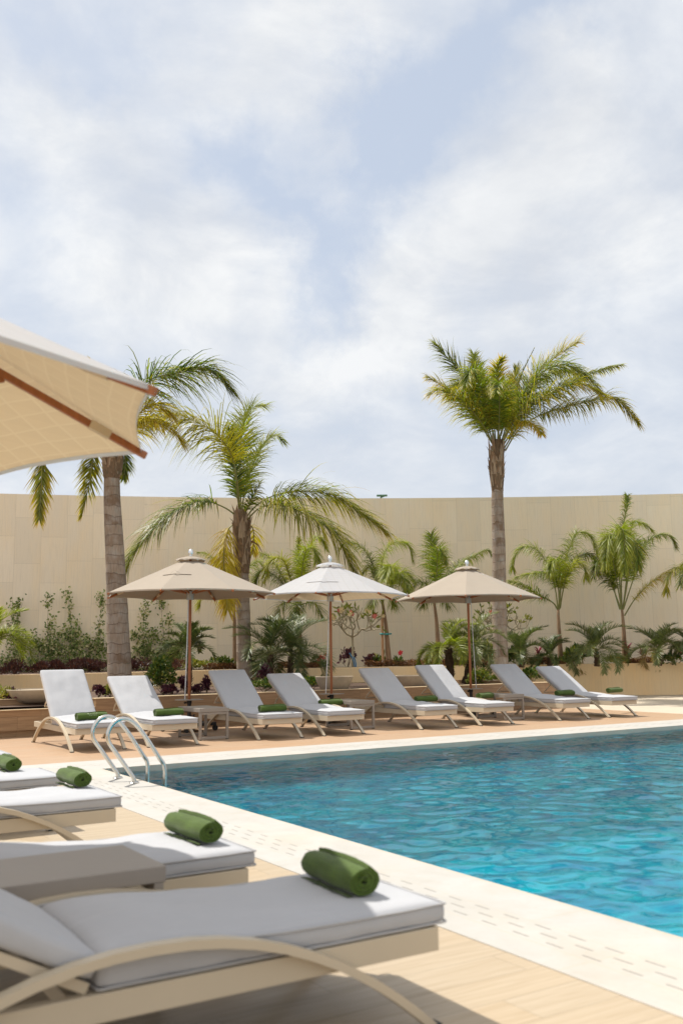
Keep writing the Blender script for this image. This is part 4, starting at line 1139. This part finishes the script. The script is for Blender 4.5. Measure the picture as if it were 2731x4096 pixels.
# jasmine climbing the wall
vines = [(12, 1385, 10, 'jasmine climber cut by the left view edge, behind a date palm frond'), (45, 1391, 22, 'tall jasmine climber with a side shoot, second from the left edge'),
         (113, 1385, 34, 'bushy jasmine climber with one thin bare stem above it'), (165, 1374, 26, 'tallest jasmine climber on the left wall, topped with a tuft'),
         (222, 1378, 20, 'slim jasmine climber just left of the thick leaning palm'), (328, 1398, 18, 'jasmine climber right of the thick leaning palm'),
         (385, 1386, 18, 'jasmine climber behind the left parasol pole with a forked top')]
for i, (vx, ytop, wd, lab) in enumerate(vines):
    rnd = random.Random(40 + i)
    l = (vx - 784) / 2202 * 28.6; Dv = wallD(l) - .12
    b = onbed(vx, 1530, Dv, .83); t = empty('climbing_jasmine', b); tag(t, lab, 'climbing plant', 'jasmine climbers on the left wall')
    top = A(vx, ytop, Dv) - b; H = top.z; m = MB(); s = MB()
    bare = .42 if i == 2 else 0
    sites = []
    def shoot(p, d, L, r, lift):
        pts = [p]; q = p.copy()
        for j in range(6):
            d = (d + RH * rnd.gauss(0, .17) + Vector((0, 0, lift)) - FH * rnd.gauss(0, .08)).normalized(); q = q + d * L / 6
            e = q.dot(FH)
            if e > .05: q = q - FH * (e - .05)
            if e < -.28: q = q - FH * (e + .28)
            pts.append(q.copy())
        s.tube(pts, [r * (1 - .12 * j) for j in range(7)], 5); return pts
    nl = 1 + (wd > 15) + (wd > 25)
    for k in range(nl):
        mp = shoot(RH * rnd.uniform(-.06, .06) - FH * .03, Vector((RH.x * rnd.uniform(-.3, .3), 0, 1)), H * (1.02 if k == 0 else rnd.uniform(.45, .75)), .011, .8)
        if k == 0: tipx = mp[-1]
        for j, p in enumerate(mp):
            if not (bare and j in (4, 5) and k == 0) and rnd.random() < .9: sites.append((p, .11 if j < 4 else .075)); sites.append((p + Vector((0, 0, H * .07)), .10 if j < 4 else .07))
        for j in range(int(2 + wd * .13)):
            u = rnd.choice(mp[:4] if bare or rnd.random() < .75 else mp); sp = shoot(u, RH * rnd.choice((-1, 1)) + Vector((0, 0, rnd.uniform(-.5, .7))), rnd.uniform(.2, .3 + wd * .016), .006, rnd.uniform(-.05, .2))
            for p in sp[1:]:
                if rnd.random() < .72: sites.append((p, rnd.uniform(.05, .10)))
    sites.append((tipx, .08)); sites.append((tipx - Vector((0, 0, .1)), .08))
    for c, sg in sites:
        for j in range(int(rnd.uniform(8, 23))):
            q = c + RH * rnd.gauss(0, sg) + Vector((0, 0, rnd.gauss(0, sg))) - FH * abs(rnd.gauss(0, .05))
            lim = .16 + wd * .017; lat = q.dot(RH)
            if abs(lat) > lim: q = q - RH * (lat - math.copysign(lim * rnd.random(), lat))
            leaf(m, q, rv(rnd) + Vector((0, 0, -.2)) - FH * .3, -FH + rv(rnd) * .6, rnd.uniform(.07, .12), rnd.uniform(.038, .062), .5 * (rnd.random() < .32) + rnd.uniform(0, .1), rnd.random())
    m.build('foliage', M['vine'], t, attrs=True); s.build('stem', M['stem'], t)

# dark red clumps along the left of the raised bed
reds = [(38, 21.7, .42), (98, 21.9, .36), (148, 22.2, .36), (200, 22.6, .46), (240, 22.9, .42), (300, 23.8, .4)]
names = ['dark red clump nearest the left edge, below the second jasmine', 'dark red clump just left of the steep lounger back', 'dark red clump right behind the steep lounger back', 'widest dark red clump between lounger back and leaning palm', 'dark red clump touching the left side of the leaning palm trunk', 'dark red clump just right of the leaning palm trunk']
for i, (vx, D, r) in enumerate(reds):
    bush('red_leaf_plant', names[i], 'plant', onbed(vx, 1535, D, .80), r, .34, 900, M['redleaf'], .085, .022, 'dark red clumps in the raised bed', 60 + i, spiky=True)
for i, (vx, D, r, lab) in enumerate([(352, 24.3, .55, 'long dark red clump behind the left parasol pole'), (398, 24.6, .5, 'brownish red clump right of the left parasol pole')]):
    bush('red_leaf_plant', lab, 'plant', onbed(vx, 1533, D, .80), r, .36, 1200, M['redleaf'] if i == 0 else M['brownleaf'], .08, .022, 'dark red clumps in the raised bed', 70 + i, spiky=True)
# copper ground cover: nobody could count its shoots
m = MB(); rnd = random.Random(5)
for (x0, x1, D0, D1, z) in ((470, 610, 25.6, 26.3, .22), (640, 735, 26.2, 26.8, .24), (840, 1120, 26.75, 27.5, .26), (1215, 1310, 27.0, 27.6, .28), (1440, 1520, 27.1, 27.6, .22)):
    for k in range(int((x1 - x0) * 22)):
        vx = rnd.uniform(x0, x1); D = rnd.uniform(D0, D1); p = onbed(vx, 1525, D, .80)
        hh = z * (.75 + .35 * noise.noise(Vector((vx * .05, D * 2, 1)))); p.z += rnd.random() ** .5 * hh
        leaf(m, p, rv(rnd) + Vector((0, 0, .8)), rv(rnd), rnd.uniform(.05, .09), .028, rnd.random() ** 2 * .9, rnd.random())
tag(m.build('ground_cover', M['brownleaf'], attrs=True), 'low copper brown ground cover along the low wall top', 'ground cover', kind='stuff')
# crimson cordylines
for i, (vx, vy, D, lab) in enumerate([(1238, 1495, 27.0, 'crimson leaved plant left of the arching feather palm trunk'), (1262, 1490, 27.1, 'crimson plant touching the arching feather palm trunk'), (1442, 1487, 27.0, 'crimson plant at the foot of the tallest feather palm'),
                                       (1475, 1497, 26.9, 'small crimson plant left of the dry tufted date palm'), (1562, 1485, 27.0, 'dark crimson plant at the right view edge')]):
    rnd = random.Random(90 + i); b = onbed(vx, 1520, D, .8); t = empty('crimson_plant', b); tag(t, lab, 'plant', 'crimson leaved plants in the raised bed')
    h = (A(vx, vy, D) - b).z; m = MB(); s = MB(); s.tube([(0, 0, 0), (0, 0, h)], [.014, .009], 6)
    for k in range(26):
        a = rnd.uniform(0, 2 * PI); e = rnd.uniform(.1, 1.3); d = Vector((cos(a) * cos(e), sin(a) * cos(e), sin(e))); p = Vector((0, 0, h * rnd.uniform(.55, 1)))
        L = rnd.uniform(.2, .34); sd = d.cross(Vector((0, 0, 1))).normalized() * .022
        m.add([p - sd * .4, p + sd * .4, p + d * L * .5 + sd, p + d * L * .5 - sd, p + d * L + DOWN * .06], [(0, 1, 2, 3), (3, 2, 4)], 0, rnd.random() * .3, rnd.random())
    m.build('foliage', M['crimson'], t, attrs=True); s.build('stem', M['stem'], t)
# broad green and mixed fillers of the raised bed
fill = [(1180, 1512, 26.9, .35, .45, 'green leafy shrub at the foot of the ringed right palm', 'shrub', .16, .06, 330), (1325, 1510, 26.9, .35, .5, 'dark green leafy shrub left of the spilling date palm', 'shrub', .2, .07, 300),
        (1418, 1514, 26.8, .34, .28, 'yellow green leafy shrub right of the spilling date palm', 'shrub', .12, .05, 300), (1300, 1518, 26.9, .3, .3, 'low dark green shrub beside the arching feather palm trunk', 'shrub', .13, .05, 260),
        (730, 1515, 26.6, .3, .36, 'green shrub with red blooms left of the white parasol pole', 'shrub', .1, .05, 300), (797, 1508, 27.2, .22, .6, 'dark purple shrub left of the frangipani stem', 'purple', .1, .06, 260),
        (848, 1510, 27.2, .25, .42, 'dark purple shrub right of the frangipani stem', 'purple', .1, .06, 260), (872, 1505, 27.1, .2, .38, 'light green leafy sprig left of the staked feather palm', 'shrub', .14, .05, 110),
        (450, 1515, 25.8, .4, .35, 'yellow green shrub left of the drooping palm trunk', 'shrub', .1, .05, 360), (505, 1520, 25.9, .4, .4, 'green shrub beside the drooping palm trunk', 'shrub', .12, .05, 300),
        (1135, 1520, 27.2, .3, .5, 'dark green shrub behind the shaggy date palm', 'shrub', .2, .07, 240), (1545, 1520, 26.8, .35, .3, 'dark green low shrub near the right view edge', 'shrub', .12, .05, 260), (1000, 1512, 27.3, .2, .25, 'small green sprig by the dark feather palm stem', 'shrub', .14, .06, 70)]
for i, (vx, vy, D, r, h, lab, mt, L, W, n) in enumerate(fill):
    bush('leafy_shrub', lab, 'shrub', onbed(vx, 1525, D, .80), r, h, n, M[mt], L, W, 'leafy shrubs of the raised bed', 120 + i, tint=.25 if 'yellow' in lab else 0)
def blossoms(parent, pts, mat, r, seed, name='flower'):
    rnd = random.Random(seed)
    for p in pts:
        m = MB()
        for k in range(5):
            a = 2 * PI * k / 5 + rnd.random(); d = (RH * cos(a) + Vector((0, 0, sin(a))) - FH * .35).normalized(); leaf(m, p, d, -FH, r, r * .7, 0, .5)
        m.build(name, mat, parent)
rb = [o for o in C.objects if o.get('label', '').startswith('green shrub with red blooms')][0]
blossoms(rb, [Vector((-.05, -.25, .36)), Vector((.06, -.3, .42)), Vector((-.12, -.25, .28)), Vector((.0, -.3, .33))], M['petal_red'], .06, 3)
# single red rose-like plant
b = onbed(914, 1510, 27.0, .8); t = bush('flowering_plant', 'small green plant with one red bloom right of the stake', 'plant', b, .18, .35, 60, M['shrub'], .14, .05, None, 201)
blossoms(t, [Vector((0, -.1, .42)), Vector((.02, -.12, .46)), Vector((-.02, -.12, .44))], M['petal_red'], .07, 4)

# frangipani
def frangipani(label, base, fork, D, spread, seed, flowers, depth=4):
    rnd = random.Random(seed); b = onbed(base[0], base[1], D, .8); t = empty('frangipani_tree', b); tag(t, label, 'tree', 'frangipani shrubs in the raised bed')
    m = MB(); f = A(fork[0], fork[1], D) - b; m.tube([(0, 0, 0), f * .5 + Vector((.01, 0, 0)), f], [.04, .034, .036], 9); ends = []
    def grow(p, d, L, r, k):
        q = p + d * L * .5 + Vector((0, 0, -.02 * L)); e = q + (d + Vector((0, 0, .55))).normalized() * L * .5
        m.tube([p, q, e], [r, r * .85, r * .8], 7)
        if k == 0: ends.append((e, (e - q).normalized())); m.tube([e, e + (e - q).normalized() * .035], [r * .9, r * .5], 6); return
        for j in range(2 + (rnd.random() < .45)):
            dd = ((e - q).normalized() * .55 + rv(rnd) * .75 + Vector((0, 0, .2))).normalized(); grow(e, dd, L * rnd.uniform(.62, .85), r * .78, k - 1)
    for j in range(5):
        a = 2 * PI * j / 5 + rnd.random() * .6; grow(f, (Vector((cos(a), sin(a), .45))).normalized(), spread * .36, .028, depth - 1)
    m.build('trunk', M['plumeria_bark'], t, smooth=True, auto=50)
    l = MB()
    for e, d in ends:
        for j in range(rnd.choice((0, 0, 2, 3))): leaf(l, e, d + rv(rnd) * .9, -FH, rnd.uniform(.12, .22), .05, rnd.uniform(.1, .5), rnd.random())
    l.build('leaves', M['shrub'], t, attrs=True)
    rnd.shuffle(ends)
    fl = sorted(ends, key=lambda e: e[0].dot(FH))[:flowers * 2]; rnd.shuffle(fl)
    for i, (e, d) in enumerate(fl[:flowers]):
        m = MB()
        for h in range(5):
            c = e + rv(rnd) * .05
            for k in range(5):
                a = 2 * PI * k / 5; leaf(m, c, (RH * cos(a) + Vector((0, 0, sin(a))) - FH * .3 + rv(rnd) * .3), -FH, .062, .042, 0, .5)
        m.build('flower_cluster', M['petal'] if i % 3 else M['petal_pink'], t)
    return t
frangipani('bare branched frangipani with cream blooms right of the white parasol pole', (809, 1525), (809, 1463), 26.9, 1.05, 11, 8)
frangipani('frangipani half hidden behind the ringed right palm trunk', (1150, 1520), (1150, 1465), 27.6, 1.2, 15, 2)

# stake, hose, utility plate, spotlight
b = onbed(879, 1511, 26.9, .80); t = empty('garden_stake', b); tag(t, 'upright timber stake beside the bright feather palm', 'stake')
h = (A(879, 1418, 26.9) - b).z; m = MB(); m.box((0, 0, h / 2), (.055, .055, h)); m.build('post', M['stakewood'], t, bevel=.004)
m = MB(); q = A(893, 1456, 26.9) - b; m.tube([(-.04, -.05, q.z), (.12, -.06, q.z - .01), (q.x + .05, q.y - .04, q.z), (.1, .06, q.z), (-.04, .05, q.z), (-.04, -.05, q.z)], .022, 6); m.build('tie_band', M['tie'], t)
m = MB(); p = [A(x, y, 26.75) for x, y in ((802, 1500), (806, 1506), (810, 1514), (813, 1524), (814, 1532))]; p2 = [A(x, y, 26.72) for x, y in ((812, 1509), (815, 1516), (817, 1525), (817, 1533))]
m.tube(smooth_path(p, 4), .018, 8); m.tube(smooth_path(p2, 4), .018, 8); tag(m.build('garden_hose', M['hose'], smooth=True), 'looped blue hose hanging over the low wall below the frangipani', 'hose')
m = MB(); c = A(1128, 1561, 26.45); rot = Matrix.Rotation(math.atan2(FH.y, FH.x) - PI / 2, 3, 'Z'); m.box(c, (.36, .06, .22), rot); tag(m.build('utility_cover', M['plate'], bevel=.008), 'grey green cover plate on the low wall beside the palm base', 'cover plate')
b = G(422 / 1.0, 1585, .46); p = A(242, 1587, 18.6); p.z = .47
t = empty('garden_spotlight', p); tag(t, 'small black garden spotlight in the planter left of the leaning palm base', 'spotlight')
m = MB(); m.tube([(0, 0, 0), (0, 0, .08)], .012, 8); m.build('stake', M['black'], t)
m = MB(); m.tube([(.05, .03, .06), (-.04, -.03, .17)], [.045, .055], 14, cap=False); m.tube([(.05, .03, .06), (.04, .02, .07)], [.046, .046], 14); m.build('lamp_head', M['black'], t, smooth=True)
m = MB(); p = G(58, 1623, .424); m.lathe([(.001, 0), (.075, 0), (.075, .012), (.06, .018), (.001, .02)], 20, p); tag(m.build('puck_light', M['black']), 'flat black puck light lying on the planter seat', 'light')

# concrete bowls
bowls = [((767, 1548), 18.9, .37, .30, 'wide concrete bowl directly behind the white parasol pole'), ((948, 1548), 20.2, .37, .27, 'concrete bowl half hidden by the lounger with the diagonal sun band'), ((80, 1590), 16.1, .46, .22, 'shallow concrete bowl behind the steepest lounger back')]
for (px, D, r, h, lab) in bowls:
    p = A(px[0], px[1], D); p.z = .485; m = MB()
    pr = [(r * .52, 0), (r * .66, h * .12), (r * .82, h * .4), (r * .93, h * .7), (r * .985, h * .93), (r, h), (r * .985, h * 1.02), (r * .92, h * 1.02), (r * .90, h * .95), (r * .8, h * .9)]
    m.lathe(pr, 40); t = empty('bowl_planter', p); tag(t, lab, 'bowl planter', 'concrete bowls in the lower bed')
    m.build('bowl', M['bowl'], t, smooth=True, auto=40)
    m = MB(); m.lathe([(r * .001, h * .9), (r * .88, h * .9), (r * .88, h * .905), (.001, h * .93)], 24); m.build('soil', M['soil'], t)

# planting of the lower bed
bush('leafy_shrub', 'dark green shrub with upright shoots right of the sunlit lounger behind the ladder', 'shrub', onbed(376, 1590, 18.6, .46), .42, .78, 1500, M['shrub'], .07, .045, 'shrubs of the lower bed', 301)
bush('leafy_shrub', 'low green shrub between the third and fourth far loungers', 'shrub', onbed(605, 1590, 20.0, .46), .62, .30, 1300, M['shrub'], .06, .045, 'shrubs of the lower bed', 302, ry=.3)
bush('leafy_shrub', 'low green shrub showing right of the streaked lounger back', 'shrub', onbed(712, 1586, 20.3, .46), .25, .26, 500, M['shrub'], .06, .045, 'shrubs of the lower bed', 303)
bush('leafy_shrub', 'bright green shrub at the foot of the right parasol pole', 'shrub', onbed(1108, 1574, 22.3, .46), .42, .32, 1000, M['shrub'], .07, .05, 'shrubs of the lower bed', 304, tint=.12)
bush('leafy_shrub', 'glossy green shrub between the last two far loungers', 'shrub', onbed(1226, 1568, 23.6, .46), .36, .33, 800, M['shrub'], .08, .06, 'shrubs of the lower bed', 305)
bush('leafy_shrub', 'wispy grey green shrub behind the right parasol pole', 'shrub', onbed(1100, 1560, 23.3, .46), .30, 1.0, 700, M['date'], .12, .022, 'shrubs of the lower bed', 306)
bush('leafy_shrub', 'yellow green sprout next to the black garden spotlight', 'shrub', onbed(252, 1592, 18.4, .46), .16, .22, 220, M['shrub'], .07, .035, 'shrubs of the lower bed', 307, tint=.25)
bush('leafy_shrub', 'yellow green tuft at the left edge of the planter', 'shrub', onbed(4, 1600, 15.9, .50), .2, .2, 120, M['shrub'], .14, .03, 'shrubs of the lower bed', 308, tint=.4)
pur = [(12, 1590, 16.0, .2, .23, 'purple leaved plant at the left view edge'), (42, 1595, 15.9, .16, .19, 'purple leaved plant left of the shallow bowl'), (226, 1590, 18.2, .13, .24, 'purple plant just right of the steepest lounger back'),
       (392, 1594, 18.3, .2, .20, 'dark purple clump in front of the upright shrub'), (452, 1590, 18.6, .13, .2, 'purple clump at the foot of the left parasol pole'), (475, 1590, 19.0, .09, .34, 'tiny purple topped plant right of the left parasol pole'), (425, 1592, 18.8, .12, .34, 'purple sprig on the thin date palm trunk'), (604, 1580, 21.2, .14, .62, 'tall dark purple plant behind the streaked lounger')]
for i, (vx, vy, D, r, h, lab) in enumerate(pur):
    bush('purple_plant', lab, 'plant', onbed(vx, vy, D, .47), r, h, int(260 + r * 1800), M['purple'], .055, .03, 'purple plants of the lower bed', 330 + i)

# street lamp beyond the wall
p = A(873, 1146, 55); t = empty('street_lamp', (p.x, p.y, 0)); tag(t, 'green street lamp head peeking over the wall top', 'street lamp')
zl = A(873, 1139, 55).z
m = MB(); m.tube([(0, 0, -.03), (0, 0, zl - .25), RH * .05 + Vector((0, 0, zl - .08)), RH * .25 + Vector((0, 0, zl))], [.09, .06, .05, .045], 10); m.build('pole', M['lamp'], t, smooth=True)
m = MB(); ax = Matrix.Rotation(math.atan2(RH.y, RH.x), 3, 'Z'); m.box(RH * .1 + Vector((0, 0, zl + .02)), (.62, .2, .10), ax); m.build('lamp_head', M['lamp'], t, bevel=.03)

# ------------------------------------------------------------------ sky, sun, camera
w = bpy.data.worlds.new('World'); bpy.context.scene.world = w; w.use_nodes = True
t = NT(w.node_tree); bg = w.node_tree.nodes['Background']
sky = t.new('ShaderNodeTexSky', sky_type='NISHITA'); sky.sun_disc = False
sky.sun_elevation = math.asin(SUN.z); sky.sun_rotation = math.atan2(SUN.x, SUN.y); sky.air_density = 1.0; sky.dust_density = 2.0
gen = t.new('ShaderNodeTexCoord').outputs['Generated']
nv = t.new('ShaderNodeVectorMath', operation='NORMALIZE'); t.link(gen, nv.inputs[0]); dirv = nv.outputs[0]
sx = t.new('ShaderNodeSeparateXYZ'); t.link(dirv, sx.inputs[0])
den = t.math('ADD', t.math('MAXIMUM', sx.outputs[2], 0.0), .28)
pv = t.new('ShaderNodeCombineXYZ'); t.link(t.math('DIVIDE', sx.outputs[0], den), pv.inputs[0]); t.link(t.math('DIVIDE', sx.outputs[1], den), pv.inputs[1])
n1 = t.noise(pv.outputs[0], 1.7, 9, .58, .5); n2 = t.noise(t.mapping(pv.outputs[0], (1, 1, 1), (3.1, 1.7, 0)), 3.4, 8, .6, .3)
wn = t.new('ShaderNodeTexNoise'); wn.inputs['Scale'].default_value = 5.5; wn.inputs['Detail'].default_value = 7; wn.inputs['Roughness'].default_value = .62; t.link(dirv, wn.inputs['Vector'])
ws = t.new('ShaderNodeVectorMath', operation='SUBTRACT'); t.link(wn.outputs['Color'], ws.inputs[0]); ws.inputs[1].default_value = (.5, .5, .5)
wm = t.new('ShaderNodeVectorMath', operation='SCALE'); t.link(ws.outputs[0], wm.inputs[0]); wm.inputs['Scale'].default_value = .34
wa = t.new('ShaderNodeVectorMath', operation='ADD'); t.link(dirv, wa.inputs[0]); t.link(wm.outputs[0], wa.inputs[1])
wz = t.new('ShaderNodeVectorMath', operation='NORMALIZE'); t.link(wa.outputs[0], wz.inputs[0]); dirw = wz.outputs[0]
gaps = [(90, 50, 100, .40), (300, 40, 80, .25), (560, 320, 110, .38), (640, 430, 90, .36), (700, 540, 90, .42), (690, 650, 85, .42), (800, 450, 80, .36), (870, 340, 85, .38), (930, 220, 85, .34), (1020, 120, 90, .32), (1280, 10, 100, .42), (1160, 30, 80, .30), (250, 150, 80, .24), (30, 600, 110, .28), (660, 1040, 150, .22), (1480, 740, 170, .20), (1380, 1040, 200, .22), (100, 830, 120, .24), (1050, 1000, 160, .18),
        (400, 620, 190, -.34), (130, 300, 130, -.30), (330, 330, 110, -.2), (1080, 560, 150, -.34), (1230, 400, 150, -.36), (1400, 230, 150, -.34), (900, 720, 140, -.36), (1500, 450, 170, -.28), (560, 110, 110, -.34), (740, 90, 110, -.34), (680, 880, 120, -.25), (1300, 700, 170, -.2)]
acc = None
for (gx, gy, rr, amp) in gaps:
    if not amp: continue
    d = ray(gx, gy).normalized(); vm = t.new('ShaderNodeVectorMath', operation='DOT_PRODUCT'); t.link(dirw, vm.inputs[0]); vm.inputs[1].default_value = d
    k = 1 / (1 - cos(rr / 2202.0)); g = t.math('MULTIPLY', t.math('POWER', 2.71828, t.math('MULTIPLY', t.math('SUBTRACT', vm.outputs['Value'], 1.0), k)), amp)
    acc = g if acc is None else t.math('ADD', acc, g)
cl = t.math('ADD', t.math('ADD', t.math('MULTIPLY', n1, .55), t.math('MULTIPLY', n2, .65)), t.math('SUBTRACT', .16, t.math('MULTIPLY', acc, .58)))
cov = t.mrange(cl, .42, 1.0, 0, 1)
cloud = t.mix(t.mrange(n2, .35, .65, 0, 1), (6.3, 6.55, 6.95, 1), (8.3, 8.4, 8.45, 1))
haze = t.mix(.72, sky.outputs[0], (5.9, 6.6, 7.7, 1))
low = t.math('POWER', t.math('SUBTRACT', 1.0, t.math('MINIMUM', t.math('MAXIMUM', sx.outputs[2], 0.0), 1.0)), 6.0)
col = t.mix(t.math('MULTIPLY', cov, .97), haze, cloud)
col = t.mix(t.math('MULTIPLY', low, .75), col, (6.1, 6.5, 7.2, 1))
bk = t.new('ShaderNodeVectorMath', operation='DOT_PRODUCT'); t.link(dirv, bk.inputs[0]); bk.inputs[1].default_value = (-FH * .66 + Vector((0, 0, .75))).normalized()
col = t.mix(t.mrange(bk.outputs['Value'], .35, .85, 0, 1), col, (9.2, 9.0, 8.8, 1))      # added bright area of unseen sky behind the camera, lifts the shaded wall
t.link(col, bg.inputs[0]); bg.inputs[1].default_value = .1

sl = bpy.data.lights.new('sun', 'SUN'); sl.energy = 5.0; sl.angle = rad(.6); sl.color = (1, .95, .86)
so = bpy.data.objects.new('sun', sl); C.objects.link(so); so.rotation_euler = SUN.to_track_quat('Z', 'Y').to_euler(); so.location = (0, 0, 30)

cd = bpy.data.cameras.new('camera'); cam = bpy.data.objects.new('camera', cd); C.objects.link(cam)
cam.matrix_world = Matrix(((CR.x, CU.x, -CF.x, CAM.x), (CR.y, CU.y, -CF.y, CAM.y), (CR.z, CU.z, -CF.z, CAM.z), (0, 0, 0, 1)))
cd.sensor_fit = 'HORIZONTAL'; cd.sensor_width = 24; cd.lens = FPX / 2731 * 24; cd.clip_start = .05; cd.clip_end = 5000
cd.dof.use_dof = True; cd.dof.focus_distance = 17; cd.dof.aperture_fstop = 2.6
S = bpy.context.scene; S.camera = cam
S.view_settings.view_transform = 'Standard'; S.view_settings.look = 'None'; S.view_settings.exposure = 0.2; S.view_settings.gamma = 1
S.cycles.max_bounces = 10; S.cycles.transparent_max_bounces = 12; S.cycles.caustics_refractive = True; S.cycles.caustics_reflective = False
S.cycles.sample_clamp_indirect = 6
S.cycles.use_denoising = True
